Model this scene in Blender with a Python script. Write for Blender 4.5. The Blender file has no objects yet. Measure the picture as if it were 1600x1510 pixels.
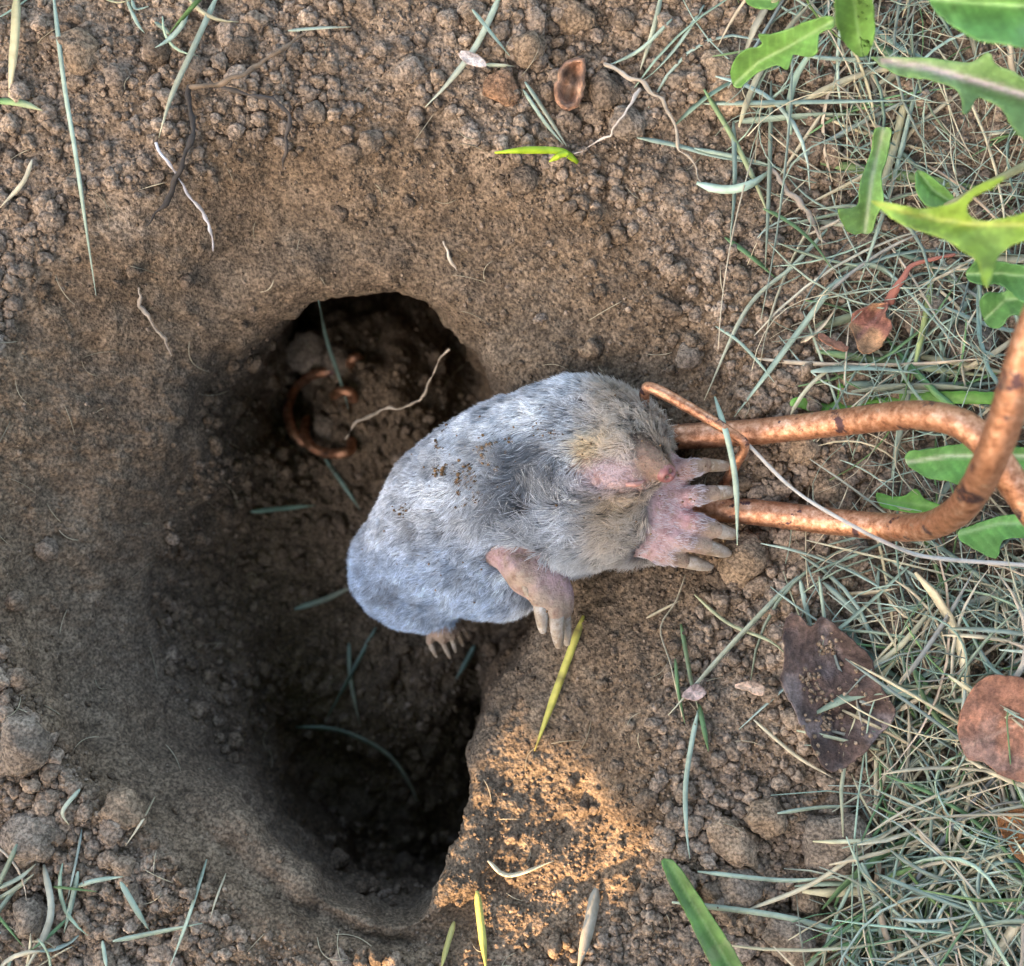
import bpy, bmesh, math, random
import numpy as np
from mathutils import Vector, Matrix, geometry

random.seed(7)
rng = np.random.default_rng(11)
scene = bpy.context.scene
COL = scene.collection

# ------------------------------------------------------------------ camera, sky, sun, exposure
W, H = 0.32, 0.40          # metres across the frame at ground level, camera height


def P(px, py, zc=0.0):
    """photo pixel + height in cm -> world point"""
    z = zc * 0.01
    s = W / 1600.0 * (H - z) / H
    return np.array([(px - 800.0) * s, (755.0 - py) * s, z])


def PX(p):
    """world points (n,3) -> photo pixels"""
    p = np.asarray(p)
    s = W / 1600.0 * (H - p[..., 2]) / H
    return p[..., 0] / s + 800.0, 755.0 - p[..., 1] / s


cam = bpy.data.cameras.new('camera')
cam_ob = bpy.data.objects.new('camera', cam)
COL.objects.link(cam_ob)
cam_ob.location = (0, 0, H)
cam.sensor_fit = 'HORIZONTAL'
cam.angle = 2 * math.atan(W / 2 / H)
cam.clip_start = 0.01
cam.clip_end = 400
cam.dof.use_dof = True
cam.dof.focus_distance = H - 0.005
cam.dof.aperture_fstop = 10.0
scene.camera = cam_ob

SUN_EL, SUN_AZ = math.radians(28), math.radians(215)   # from the bottom edge of the picture, a little left
sun_dir = Vector((math.sin(SUN_AZ) * math.cos(SUN_EL), math.cos(SUN_AZ) * math.cos(SUN_EL), math.sin(SUN_EL)))
world = bpy.data.worlds.new('World')
scene.world = world
world.use_nodes = True
wn = world.node_tree.nodes
sky = wn.new('ShaderNodeTexSky')
sky.sky_type = 'NISHITA'
sky.sun_disc = False
sky.sun_elevation = SUN_EL
sky.sun_rotation = SUN_AZ
sky.dust_density = 4.0
sky.air_density = 1.0
sky.ozone_density = 1.0
world.node_tree.links.new(sky.outputs[0], wn['Background'].inputs[0])
wn['Background'].inputs[1].default_value = 0.15

sl = bpy.data.lights.new('sun', 'SUN')
sl.energy = 3.2
sl.angle = math.radians(0.5)
sl.color = (1.0, 0.70, 0.42)
sun = bpy.data.objects.new('sun', sl)
COL.objects.link(sun)
sun.rotation_euler = (-sun_dir).to_track_quat('-Z', 'Y').to_euler()
sun.location = sun_dir * 5

vs = scene.view_settings
vs.view_transform = 'Standard'
vs.look = 'None'
vs.gamma = 1.0
vs.use_curve_mapping = False
vs.exposure = 2.95
vs.use_white_balance = True           # camera set for shade light
vs.white_balance_temperature = 7300
scene.render.engine = 'CYCLES'
scene.render.resolution_x, scene.render.resolution_y = 1024, 966

# ------------------------------------------------------------------ helpers: noise
_T = rng.random((4, 64, 64, 64)).astype(np.float32)


def vnoise(p, f, ch=0):
    q = np.asarray(p, np.float32) * f + 37.3
    i = np.floor(q).astype(np.int64)
    t = (q - i).astype(np.float32)
    t = t * t * t * (t * (t * 6 - 15) + 10)
    i &= 63
    j = (i + 1) & 63
    T = _T[ch]
    x0, y0, z0, x1, y1, z1 = i[..., 0], i[..., 1], i[..., 2], j[..., 0], j[..., 1], j[..., 2]
    a, b, c = t[..., 0], t[..., 1], t[..., 2]
    v = ((T[x0, y0, z0] * (1 - a) + T[x1, y0, z0] * a) * (1 - b) + (T[x0, y1, z0] * (1 - a) + T[x1, y1, z0] * a) * b) * (1 - c) \
        + ((T[x0, y0, z1] * (1 - a) + T[x1, y0, z1] * a) * (1 - b) + (T[x0, y1, z1] * (1 - a) + T[x1, y1, z1] * a) * b) * c
    return v * 2 - 1


def fbm(p, f, octv=3, ch=0):
    s, a = 0, 1.0
    for o in range(octv):
        s = s + a * vnoise(np.asarray(p) + 0.013 * o, f * 2 ** o, ch)
        a *= 0.5
    return s


def worley(p, f):
    q = np.asarray(p, np.float32) * f + 91.7
    i = np.floor(q).astype(np.int64)
    best = np.full(q.shape[:-1], 9.0, np.float32)
    val = np.zeros(q.shape[:-1], np.float32)
    for dx in (-1, 0, 1):
        for dy in (-1, 0, 1):
            for dz in (-1, 0, 1):
                c = i + np.array([dx, dy, dz])
                k = c & 63
                jx = _T[0][k[..., 0], k[..., 1], k[..., 2]]
                jy = _T[1][k[..., 0], k[..., 1], k[..., 2]]
                jz = _T[2][k[..., 0], k[..., 1], k[..., 2]]
                rr = _T[3][k[..., 0], k[..., 1], k[..., 2]]
                d = (c[..., 0] + jx - q[..., 0]) ** 2 + (c[..., 1] + jy - q[..., 1]) ** 2 + (c[..., 2] + jz - q[..., 2]) ** 2
                m = d < best
                best = np.where(m, d, best)
                val = np.where(m, rr, val)
    return np.sqrt(best), val


def sstep(a, b, x):
    t = np.clip((x - a) / (b - a), 0, 1)
    return t * t * (3 - 2 * t)


# ------------------------------------------------------------------ helpers: materials
MATS = {}


def new_mat(name):
    m = bpy.data.materials.new(name)
    m.use_nodes = True
    n = m.node_tree.nodes
    MATS[name] = m
    return m, n, m.node_tree.links, n['Principled BSDF']


def nd(n, kind, **kw):
    o = n.new(kind)
    for k, v in kw.items():
        setattr(o, k, v)
    return o


def coord(n, l, scale=None):
    tc = n.new('ShaderNodeTexCoord')
    return tc.outputs['Object']


def noise_node(n, l, co, scale, detail=4, rough=0.6):
    o = n.new('ShaderNodeTexNoise')
    o.inputs['Scale'].default_value = scale
    o.inputs['Detail'].default_value = detail
    o.inputs['Roughness'].default_value = rough
    l.new(co, o.inputs['Vector'])
    return o.outputs['Fac']


def ramp(n, l, fac, stops):
    r = n.new('ShaderNodeValToRGB')
    e = r.color_ramp.elements
    while len(e) < len(stops):
        e.new(0.5)
    for k, (p, c) in enumerate(stops):
        e[k].position = p
        e[k].color = (*c, 1) if len(c) == 3 else c
    l.new(fac, r.inputs[0])
    return r.outputs[0]


def mix(n, l, fac, a, b, mode='MIX'):
    m = n.new('ShaderNodeMix')
    m.data_type = 'RGBA'
    m.blend_type = mode
    for s, v in ((m.inputs[0], fac), (m.inputs[6], a), (m.inputs[7], b)):
        if hasattr(v, 'links'):
            l.new(v, s)
        elif isinstance(v, (int, float)):
            s.default_value = v
        else:
            s.default_value = (*v, 1) if len(v) == 3 else v
    return m.outputs[2]


def bump(n, l, h, strength, dist, prev=None):
    b = n.new('ShaderNodeBump')
    b.inputs['Strength'].default_value = strength
    b.inputs['Distance'].default_value = dist
    l.new(h, b.inputs['Height'])
    if prev is not None:
        l.new(prev, b.inputs['Normal'])
    return b.outputs['Normal']


def attr(n, name):
    a = n.new('ShaderNodeAttribute')
    a.attribute_name = name
    return a


def soil_mat(name, tone_attr=False, far=False):
    m, n, l, b = new_mat(name)
    co = coord(n, l)
    big = noise_node(n, l, co, 14, 5, 0.62)
    mid = noise_node(n, l, co, 90, 5, 0.65)
    fine = noise_node(n, l, co, 1000, 2, 0.55)
    c = ramp(n, l, big, [(0.30, (0.158, 0.113, 0.077)), (0.52, (0.210, 0.147, 0.100)), (0.72, (0.275, 0.190, 0.124))])
    c = mix(n, l, 0.55, c, ramp(n, l, mid, [(0.28, (0.100, 0.074, 0.054)), (0.55, (0.220, 0.160, 0.112)), (0.8, (0.350, 0.270, 0.196))]))
    c = mix(n, l, 0.75, c, ramp(n, l, fine, [(0.36, (0.35, 0.34, 0.33)), (0.5, (0.95, 0.95, 0.95)), (0.64, (1.6, 1.58, 1.55))]), 'MULTIPLY')
    if tone_attr:
        a = attr(n, 'tone')
        c = mix(n, l, 1.0, c, a.outputs['Color'], 'MULTIPLY')
    if far:
        # beyond the dug plot the ground turns to dry lawn
        ln = n.new('ShaderNodeVectorMath'); ln.operation = 'LENGTH'
        l.new(co, ln.inputs[0])
        mr = n.new('ShaderNodeMapRange')
        mr.inputs['From Min'].default_value = 0.45
        mr.inputs['From Max'].default_value = 0.9
        l.new(ln.outputs['Value'], mr.inputs['Value'])
        lawn = ramp(n, l, mid, [(0.3, (0.05, 0.075, 0.03)), (0.6, (0.10, 0.13, 0.06)), (0.8, (0.2, 0.19, 0.11))])
        c = mix(n, l, mr.outputs[0], c, lawn)
    l.new(c, b.inputs['Base Color'])
    b.inputs['Roughness'].default_value = 0.95
    b.inputs['Specular IOR Level'].default_value = 0.15
    nm = bump(n, l, noise_node(n, l, co, 900, 2, 0.5), 0.6, 0.0016)
    v = n.new('ShaderNodeTexVoronoi')
    v.inputs['Scale'].default_value = 620
    l.new(co, v.inputs['Vector'])
    nm = bump(n, l, v.outputs['Distance'], -0.9, 0.0013, nm)
    l.new(nm, b.inputs['Normal'])
    return m


soil = soil_mat('soil', far=True, tone_attr=True)
crumb_mat = soil_mat('crumb_soil', tone_attr=True)


def blade_mat(name, rough=0.5, trans=0.0):
    m, n, l, b = new_mat(name)
    co = coord(n, l)
    a = attr(n, 'col')
    f = noise_node(n, l, co, 260, 4, 0.6)
    c = mix(n, l, 0.6, a.outputs['Color'], ramp(n, l, f, [(0.3, (0.6, 0.6, 0.55)), (0.55, (1, 1, 1)), (0.8, (1.25, 1.22, 1.15))]), 'MULTIPLY')
    l.new(c, b.inputs['Base Color'])
    b.inputs['Roughness'].default_value = rough
    b.inputs['Specular IOR Level'].default_value = 0.35
    l.new(bump(n, l, noise_node(n, l, co, 1200, 3), 0.25, 0.0004), b.inputs['Normal'])
    if trans:
        t = n.new('ShaderNodeBsdfTranslucent')
        l.new(c, t.inputs['Color'])
        ms = n.new('ShaderNodeMixShader')
        ms.inputs[0].default_value = trans
        l.new(b.outputs[0], ms.inputs[1])
        l.new(t.outputs[0], ms.inputs[2])
        l.new(ms.outputs[0], n['Material Output'].inputs[0])
    return m


grass_m = blade_mat('dry_grass', 0.5, 0.15)
leaf_m = blade_mat('green_leaf', 0.42, 0.25)


def dry_leaf_mat():
    m, n, l, b = new_mat('dry_leaf')
    co = coord(n, l)
    a = attr(n, 'col')
    f = noise_node(n, l, co, 130, 9, 0.72)
    g = noise_node(n, l, co, 620, 6, 0.75)
    c = mix(n, l, 1.0, a.outputs['Color'], ramp(n, l, f, [(0.34, (0.42, 0.40, 0.40)), (0.5, (1, 1, 1)), (0.66, (1.7, 1.6, 1.5))]), 'MULTIPLY')
    c = mix(n, l, 0.8, c, ramp(n, l, g, [(0.38, (0.5, 0.48, 0.46)), (0.55, (1, 1, 1)), (0.7, (1.5, 1.45, 1.4))]), 'MULTIPLY')
    l.new(c, b.inputs['Base Color'])
    b.inputs['Roughness'].default_value = 0.72
    b.inputs['Specular IOR Level'].default_value = 0.3
    nm = bump(n, l, f, 0.8, 0.003)
    l.new(bump(n, l, g, 0.7, 0.0008, nm), b.inputs['Normal'])
    return m


dryleaf_m = dry_leaf_mat()
root_m = blade_mat('root', 0.75)


def copper_mat():
    m, n, l, b = new_mat('copper_coating')
    co = coord(n, l)
    big = noise_node(n, l, co, 70, 5, 0.7)
    fine = noise_node(n, l, co, 420, 5, 0.7)
    c = ramp(n, l, fine, [(0.32, (0.20, 0.085, 0.05)), (0.46, (0.47, 0.22, 0.125)), (0.58, (0.62, 0.33, 0.21)), (0.72, (0.82, 0.55, 0.40))])
    sp = ramp(n, l, big, [(0.585, (0, 0, 0)), (0.62, (1, 1, 1))])
    c = mix(n, l, sp, c, (0.10, 0.055, 0.06))
    dirt = ramp(n, l, noise_node(n, l, co, 170, 6, 0.8), [(0.58, (0, 0, 0)), (0.68, (1, 1, 1))])
    c = mix(n, l, dirt, c, (0.22, 0.14, 0.09))
    l.new(c, b.inputs['Base Color'])
    mt = ramp(n, l, dirt, [(0, (0.85, 0.85, 0.85)), (1, (0, 0, 0))])
    l.new(mt, b.inputs['Metallic'])
    rr = ramp(n, l, fine, [(0.3, (0.6, 0.6, 0.6)), (0.7, (0.30, 0.30, 0.30))])
    l.new(rr, b.inputs['Roughness'])
    l.new(bump(n, l, noise_node(n, l, co, 500, 6, 0.75), 0.55, 0.0006), b.inputs['Normal'])
    return m


copper = copper_mat()


def skin_mat():
    m, n, l, b = new_mat('mole_skin')
    co = coord(n, l)
    a = attr(n, 'col')
    f = noise_node(n, l, co, 330, 5, 0.7)
    c = mix(n, l, 0.85, a.outputs['Color'], ramp(n, l, f, [(0.36, (0.55, 0.42, 0.40)), (0.5, (0.95, 0.92, 0.92)), (0.66, (1.25, 1.22, 1.2))]), 'MULTIPLY')
    d = ramp(n, l, noise_node(n, l, co, 260, 6, 0.8), [(0.53, (0, 0, 0)), (0.66, (.85, .85, .85))])
    c = mix(n, l, d, c, (0.25, 0.175, 0.12))
    l.new(c, b.inputs['Base Color'])
    b.inputs['Roughness'].default_value = 0.55
    b.inputs['Subsurface Weight'].default_value = 0.15
    b.inputs['Subsurface Radius'].default_value = (1.0, 0.4, 0.3)
    b.inputs['Subsurface Scale'].default_value = 0.0015
    nm = bump(n, l, noise_node(n, l, co, 650, 5, 0.75), 0.9, 0.0012)
    l.new(nm, b.inputs['Normal'])
    return m


skin = skin_mat()


def claw_mat():
    m, n, l, b = new_mat('claw_horn')
    co = coord(n, l)
    c = ramp(n, l, noise_node(n, l, co, 260, 4, 0.6), [(0.3, (0.22, 0.17, 0.13)), (0.52, (0.31, 0.26, 0.215)), (0.75, (0.46, 0.43, 0.41))])
    d = ramp(n, l, noise_node(n, l, co, 190, 6, 0.8), [(0.46, (0, 0, 0)), (0.57, (1, 1, 1))])
    c = mix(n, l, d, c, (0.20, 0.145, 0.10))
    l.new(c, b.inputs['Base Color'])
    b.inputs['Roughness'].default_value = 0.42
    l.new(bump(n, l, noise_node(n, l, co, 900, 4, 0.7), 0.3, 0.0005), b.inputs['Normal'])
    return m


claw_m = claw_mat()


def fur_mat():
    m, n, l, b = new_mat('fur')
    a = attr(n, 'col')
    hi = n.new('ShaderNodeHairInfo')
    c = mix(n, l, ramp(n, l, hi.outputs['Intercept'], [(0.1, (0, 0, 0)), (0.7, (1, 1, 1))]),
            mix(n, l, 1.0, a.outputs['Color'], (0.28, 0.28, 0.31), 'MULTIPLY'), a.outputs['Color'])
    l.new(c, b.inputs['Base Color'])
    b.inputs['Roughness'].default_value = 0.38
    b.inputs['Specular IOR Level'].default_value = 0.6
    return m


fur_m = fur_mat()


def wood_mat():
    m, n, l, b = new_mat('weathered_wood')
    co = coord(n, l)
    mp = n.new('ShaderNodeMapping')
    mp.inputs['Scale'].default_value = (18, 18, 1.5)
    l.new(co, mp.inputs['Vector'])
    c = ramp(n, l, noise_node(n, l, mp.outputs[0], 3, 5, 0.7), [(0.3, (0.12, 0.09, 0.06)), (0.7, (0.26, 0.21, 0.15))])
    l.new(c, b.inputs['Base Color'])
    b.inputs['Roughness'].default_value = 0.8
    return m


wood = wood_mat()

# ------------------------------------------------------------------ helpers: meshes and objects


def tag(o, label=None, cat=None, group=None, kind=None):
    if label: o['label'] = label
    if cat: o['category'] = cat
    if group: o['group'] = group
    if kind: o['kind'] = kind
    return o


def mesh_np(name, V, F, mat, parent=None, smooth=True, col=None, tone=None):
    """V (n,3); F (m,3) or (m,4) int array, or list of those"""
    me = bpy.data.meshes.new(name)
    V = np.ascontiguousarray(V, np.float32)
    Fs = F if isinstance(F, list) else [F]
    Fs = [np.asarray(f, np.int32) for f in Fs if len(f)]
    nl = sum(f.size for f in Fs)
    npol = sum(len(f) for f in Fs)
    me.vertices.add(len(V))
    me.vertices.foreach_set('co', V.ravel())
    me.loops.add(nl)
    me.loops.foreach_set('vertex_index', np.concatenate([f.ravel() for f in Fs]))
    me.polygons.add(npol)
    tot = np.concatenate([np.full(len(f), f.shape[1], np.int32) for f in Fs])
    st = np.concatenate([[0], np.cumsum(tot)[:-1]]).astype(np.int32)
    me.polygons.foreach_set('loop_start', st)
    me.polygons.foreach_set('loop_total', tot)
    me.update(calc_edges=True)
    me.polygons.foreach_set('use_smooth', np.full(npol, smooth, bool))
    for nm, arr in (('col', col), ('tone', tone)):
        if arr is not None:
            a = me.attributes.new(nm, 'FLOAT_COLOR', 'POINT')
            arr = np.asarray(arr, np.float32)
            if arr.ndim == 1:
                arr = np.tile(arr, (len(V), 1)) if arr.shape[0] == 3 else np.repeat(arr[:, None], 3, 1)
            a.data.foreach_set('color', np.concatenate([arr, np.ones((len(V), 1), np.float32)], 1).ravel())
    me.materials.append(mat)
    o = bpy.data.objects.new(name, me)
    COL.objects.link(o)
    if parent is not None:
        o.parent = parent
    return o


def empty(name, loc=(0, 0, 0)):
    o = bpy.data.objects.new(name, None)
    o.empty_display_size = 0.01
    o.location = loc
    COL.objects.link(o)
    return o


def catmull(pts, n):
    p = np.asarray(pts, float)
    if len(p) == 2:
        t = np.linspace(0, 1, n)[:, None]
        return p[0] * (1 - t) + p[1] * t
    d = np.concatenate([[0], np.cumsum(np.linalg.norm(np.diff(p[:, :3], axis=0), axis=1) + 1e-9)])
    q = np.vstack([2 * p[0] - p[1], p, 2 * p[-1] - p[-2]])
    out = []
    for s in np.linspace(0, d[-1], n):
        k = min(max(np.searchsorted(d, s, 'right') - 1, 0), len(p) - 2)
        t = (s - d[k]) / (d[k + 1] - d[k])
        a, b, c, e = q[k], q[k + 1], q[k + 2], q[k + 3]
        out.append(0.5 * (2 * b + (c - a) * t + (2 * a - 5 * b + 4 * c - e) * t * t + (3 * b - a - 3 * c + e) * t ** 3))
    return np.array(out)


def frames(c):
    T = np.gradient(c, axis=0)
    T /= np.linalg.norm(T, axis=1)[:, None] + 1e-12
    up = np.array([0, 0, 1.0])
    if abs(T[0] @ up) > 0.9:
        up = np.array([0, 1.0, 0])
    N = np.zeros_like(T)
    v = up
    for i in range(len(T)):
        v = v - (v @ T[i]) * T[i]
        v /= np.linalg.norm(v) + 1e-12
        N[i] = v
    return T, N, np.cross(T, N)


def tube_vf(c, r, nseg=10, wob=0.0):
    """tube with rounded ends: centre line c (n,3), radii r (n)"""
    r = np.broadcast_to(np.asarray(r, float), (len(c),)).copy()
    T, N, B = frames(c)
    # end caps
    cc, rr = [], []
    for k in (0.98, 0.8, 0.45):
        cc.append((c[0] - T[0] * r[0] * k * 0.8, r[0] * math.sqrt(1 - k * k)))
    c2 = [x[0] for x in cc] + list(c) + [c[-1] + T[-1] * r[-1] * k * 0.8 for k in (0.45, 0.8, 0.98)]
    r2 = [x[1] for x in cc] + list(r) + [r[-1] * math.sqrt(1 - k * k) for k in (0.45, 0.8, 0.98)]
    N2 = np.vstack([N[:1]] * 3 + [N] + [N[-1:]] * 3)
    B2 = np.vstack([B[:1]] * 3 + [B] + [B[-1:]] * 3)
    c2, r2 = np.array(c2), np.array(r2)
    a = np.linspace(0, 2 * math.pi, nseg, endpoint=False)
    V = c2[:, None] + r2[:, None, None] * (np.cos(a)[None, :, None] * N2[:, None] + np.sin(a)[None, :, None] * B2[:, None])
    if wob:
        V = V + wob * fbm(V, 300, 2)[..., None] * (V - c2[:, None]) / (r2[:, None, None] + 1e-9)
    n = len(c2)
    i = np.arange(n - 1)[:, None] * nseg
    j = np.arange(nseg)[None]
    F = np.stack([i + j, i + (j + 1) % nseg, i + nseg + (j + 1) % nseg, i + nseg + j], -1).reshape(-1, 4)
    V = V.reshape(-1, 3)
    caps = np.vstack([V, c2[0], c2[-1]])
    b = len(V)
    j = np.arange(nseg)
    T1 = np.stack([np.full(nseg, b), (j + 1) % nseg, j], -1)
    T2 = np.stack([np.full(nseg, b + 1), (n - 1) * nseg + j, (n - 1) * nseg + (j + 1) % nseg], -1)
    return caps, [F, np.vstack([T1, T2])]


def blade_vf(c, w, side=None, fold=0.25, thick=0.00025, tip0=0.35, tip1=0.15):
    """grass blade: closed ring of four points (left, ridge, right, keel) along centre line"""
    n = len(c)
    T = np.gradient(c, axis=0)
    T /= np.linalg.norm(T, axis=1)[:, None] + 1e-12
    up = np.array([0, 0, 1.0])
    S = np.cross(T, up)
    S /= np.linalg.norm(S, axis=1)[:, None] + 1e-9
    U = np.cross(S, T)
    if side is not None:      # twist angle along the blade
        ca, sa = np.cos(side)[:, None], np.sin(side)[:, None]
        S, U = S * ca + U * sa, U * ca - S * sa
    t = np.linspace(0, 1, n)
    prof = np.minimum(1, np.minimum(tip0 + t / 0.12 * (1 - tip0), tip1 + (1 - t) / 0.35 * (1 - tip1)))
    hw = (0.5 * w * prof)[:, None]
    V = np.stack([c - S * hw, c - U * hw * fold + U * thick, c + S * hw, c - U * hw * fold - U * thick], 1).reshape(-1, 3)
    i = np.arange(n - 1)[:, None] * 4
    j = np.arange(4)[None]
    F = np.stack([i + j, i + 4 + j, i + 4 + (j + 1) % 4, i + (j + 1) % 4], -1).reshape(-1, 4)
    F = np.vstack([F, [[0, 1, 2, 3]], [[4 * n - 1, 4 * n - 2, 4 * n - 3, 4 * n - 4]]])
    return V, F


# ------------------------------------------------------------------ the ground with its dug hole
C0 = P(570, 930, 0)[:2]
NT = 1020
theta = np.linspace(0, 2 * math.pi, NT, endpoint=False)


def contour(pts, smooth=2.5):
    w = np.array([P(*p) for p in pts])
    d = w[:, :2] - C0
    a = np.arctan2(d[:, 1], d[:, 0]) % (2 * math.pi)
    r = np.hypot(d[:, 0], d[:, 1])
    o = np.argsort(a)
    R = np.interp(theta, a[o], r[o], period=2 * math.pi)
    Z = np.interp(theta, a[o], w[o, 2], period=2 * math.pi)
    k = np.exp(-0.5 * (np.minimum(theta, 2 * math.pi - theta) / math.radians(smooth)) ** 2)
    k /= k.sum()
    f = np.fft.rfft(k)
    sm = lambda x: np.fft.irfft(np.fft.rfft(x) * f, NT)
    return sm(R), sm(Z)


lip = [(880, 930, -3.0), (870, 780, -3.0), (850, 680, -3.0), (800, 590, -3.0), (740, 520, -3.1), (680, 480, -3.3),
       (620, 463, -3.5), (560, 460, -3.5), (500, 462, -3.7), (430, 490, -4.4), (385, 525, -4.6), (300, 580, -4.3),
       (265, 690, -4.1), (180, 790, -3.7), (140, 900, -3.6), (165, 1050, -3.6), (270, 1180, -3.2), (370, 1240, -2.8),
       (420, 1300, -2.4), (520, 1392, -1.8), (600, 1432, -1.4), (650, 1430, -1.4), (700, 1370, -1.8), (725, 1290, -2.4),
       (735, 1180, -3.0), (790, 1080, -3.3), (850, 1000, -3.2)]
shoulder = [(1190, 800, -.5), (1180, 600, -.4), (1120, 450, -.2), (1000, 330, -.2), (900, 270, -.2), (760, 200, -.2), (600, 180, -.2),
            (450, 200, -.2), (300, 240, -.2), (130, 300, -.2), (30, 400, -.2), (-20, 600, -.3), (-60, 800, -.3), (-20, 1000, -.3),
            (60, 1150, -.2), (150, 1300, -.1), (250, 1380, 0), (400, 1460, 0), (560, 1500, 0), (700, 1530, 0), (900, 1510, 0),
            (1000, 1450, 0), (1050, 1300, -.2), (1060, 1100, -.3), (1150, 950, -.5)]
edge = [(1790, y, .25) for y in range(-180, 1690, 110)] + [(-190, y, .25) for y in range(-180, 1690, 110)] + \
       [(x, -190, .25) for x in range(-180, 1790, 110)] + [(x, 1690, .25) for x in range(-180, 1790, 110)]
Rl, Zl = contour(lip, 2.0)
Rs, Zs = contour(shoulder, 5)
Re, Ze = contour(edge, 4)
deg = np.degrees(theta)
Ru_off = np.interp(deg, [0, 20, 60, 78, 92, 108, 122, 140, 160, 200, 220, 236, 250, 262, 285, 298, 312, 335],
                   [-.004, -.009, -.011, .012, .045, .045, -.004, -.026, -.036, -.038, -.020, .0, .014, .026, .030, .010, -.006, -.004], period=360)
Ru = Rl + Ru_off
Zu = np.interp(deg, [0, 50, 72, 95, 118, 140, 225, 250, 275, 300, 320], [-.115, -.115, -.155, -.190, -.170, -.116, -.116, -.140, -.160, -.145, -.126], period=360)
Rm = Rl * 0.52 + Rs * 0.48
Zm = np.interp(deg, [0, 60, 90, 130, 180, 240, 270, 320], [.45, .5, .52, .50, .52, .50, .5, .48], period=360) * Zl
knots = [(np.full(NT, 0.0004), np.full(NT, -0.122)), (0.5 * Ru, np.full(NT, -0.124)), (Ru * 0.99, Zu), (Rl, Zl), (Rm, Zm), (Rs, Zs), (Re, Ze)]
KR = np.array([k[0] for k in knots]); KZ = np.array([k[1] for k in knots])
nseg = [45, 50, 62, 80, 80, 170]
tt = np.concatenate([np.linspace(k, k + 1, s, endpoint=False) for k, s in enumerate(nseg)] + [[6.0]])


def cr_eval(K, t):
    n = len(K)
    Kp = np.vstack([2 * K[:1] - K[1:2], K, K[-1:] + (K[-1:] - K[-2:-1]) * 0.3])
    i = np.minimum(t.astype(int), n - 2)
    f = (t - i)[:, None]
    a, b, c, d = Kp[i], Kp[i + 1], Kp[i + 2], Kp[i + 3]
    m1, m2 = (c - a) * .34, (d - b) * .34
    f2_, f3_ = f * f, f ** 3
    return b * (2 * f3_ - 3 * f2_ + 1) + m1 * (f3_ - 2 * f2_ + f) + c * (3 * f2_ - 2 * f3_) + m2 * (f3_ - f2_)


RR = np.maximum(cr_eval(KR, tt), 0.0003)
ZZ = cr_eval(KZ, tt)
ci, si = np.cos(theta), np.sin(theta)
G = np.stack([C0[0] + RR * ci, C0[1] + RR * si, ZZ], -1)          # rings x angle x 3
dr = np.gradient(G, axis=0)
dt = (np.roll(G, -1, 1) - np.roll(G, 1, 1))
Nn = np.cross(dr, dt)
Nn /= np.linalg.norm(Nn, axis=-1)[..., None] + 1e-12
T_ = tt[:, None]
rough = np.interp(tt, [0, 1.6, 2.1, 2.6, 3.0, 3.5, 4.2, 5.0, 5.2, 6], [1, 1, .45, .4, .68, .70, .7, .95, 1, 1])[:, None]
leftness = sstep(-0.02, -0.09, G[..., 0]) * sstep(0.0, 1.0, 5.3 - T_)      # the left wall is pressed smoother
big = fbm(G, 28, 3) * 0.0034
med = fbm(G, 110, 3, 1) * 0.0013
floor_m = sstep(2.2, 1.6, T_)
f1, v1 = worley(G + 0.0015 * fbm(G, 150, 2)[..., None], 290)
f2, v2 = worley(G + 0.0007 * fbm(G, 500, 2)[..., None], 680)
f3, v3 = worley(G, 130)
rnd = lambda f: np.sqrt(np.maximum(0, 1 - np.minimum(f, 1.0) ** 2))
patchy = sstep(-0.35, 0.45, fbm(G, 45, 2, 2))
D = big * np.interp(tt, [0, 2, 3, 4, 5, 6], [1.6, 1.2, 1.0, .9, 1, 1.3])[:, None] + med
D = D + rough * (1 - 0.55 * leftness) * ((rnd(f1) - .5) * 0.0028 * (0.3 + 0.7 * v1) * (0.4 + 0.8 * patchy) + (rnd(f2) - .5) * 0.0023 * (0.25 + 0.75 * v2))
D = D + floor_m * (rnd(f3) - .4) * 0.0035 * v3
# scrape marks and cracks on the left wall
D = D + leftness * 0.0005 * fbm(G * np.array([1, 2.6, 1]), 160, 3, 3)
D *= np.minimum(1, RR / 0.006)
# where the mole leans on the edge of the hole the soil is pressed down
Gd = G + Nn * np.sign(Nn[len(tt) - 20, :1, 2:3].mean()) * D[..., None]
# far rings to the horizon
far = [Gd]
rk = RR[-1]
for k in range(22):
    rk = rk * 1.36
    z = 0.0035 + 0.004 * k ** 0.5 * vnoise(np.stack([C0[0] + rk * ci, C0[1] + rk * si, np.zeros(NT)], -1), 3.0)
    far.append(np.stack([C0[0] + rk * ci, C0[1] + rk * si, z], -1)[None])
Gall = np.concatenate(far, 0)
nr = Gall.shape[0]
i = np.arange(nr - 1)[:, None] * NT
j = np.arange(NT)[None]
Fq = np.stack([i + j, i + NT + j, i + NT + (j + 1) % NT, i + (j + 1) % NT], -1).reshape(-1, 4)
Vg = Gall.reshape(-1, 3)
Vg = np.vstack([Vg, [[C0[0], C0[1], Gd[0, :, 2].mean()]]])
capF = np.stack([np.full(NT, len(Vg) - 1), np.arange(NT), (np.arange(NT) + 1) % NT], -1)
# colour of the soil itself: crumbs paler and darker, subsoil of the wall a little greyer
tone = np.ones(Gall.shape)
pit = np.clip(f2, 0, 1)
cr = (0.60 + 0.35 * v1 + 0.50 * v2)
tone[:len(tt)] = (cr * (1 + 0.10 * fbm(G, 60, 2, 3)))[..., None]
grey = (sstep(4.7, 3.4, T_) * (0.35 + 0.5 * sstep(-.2, .5, fbm(G, 24, 2, 1))))[..., None]
tone[:len(tt)] *= (1 - grey) + grey * np.array([0.86, 0.93, 1.0])
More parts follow.
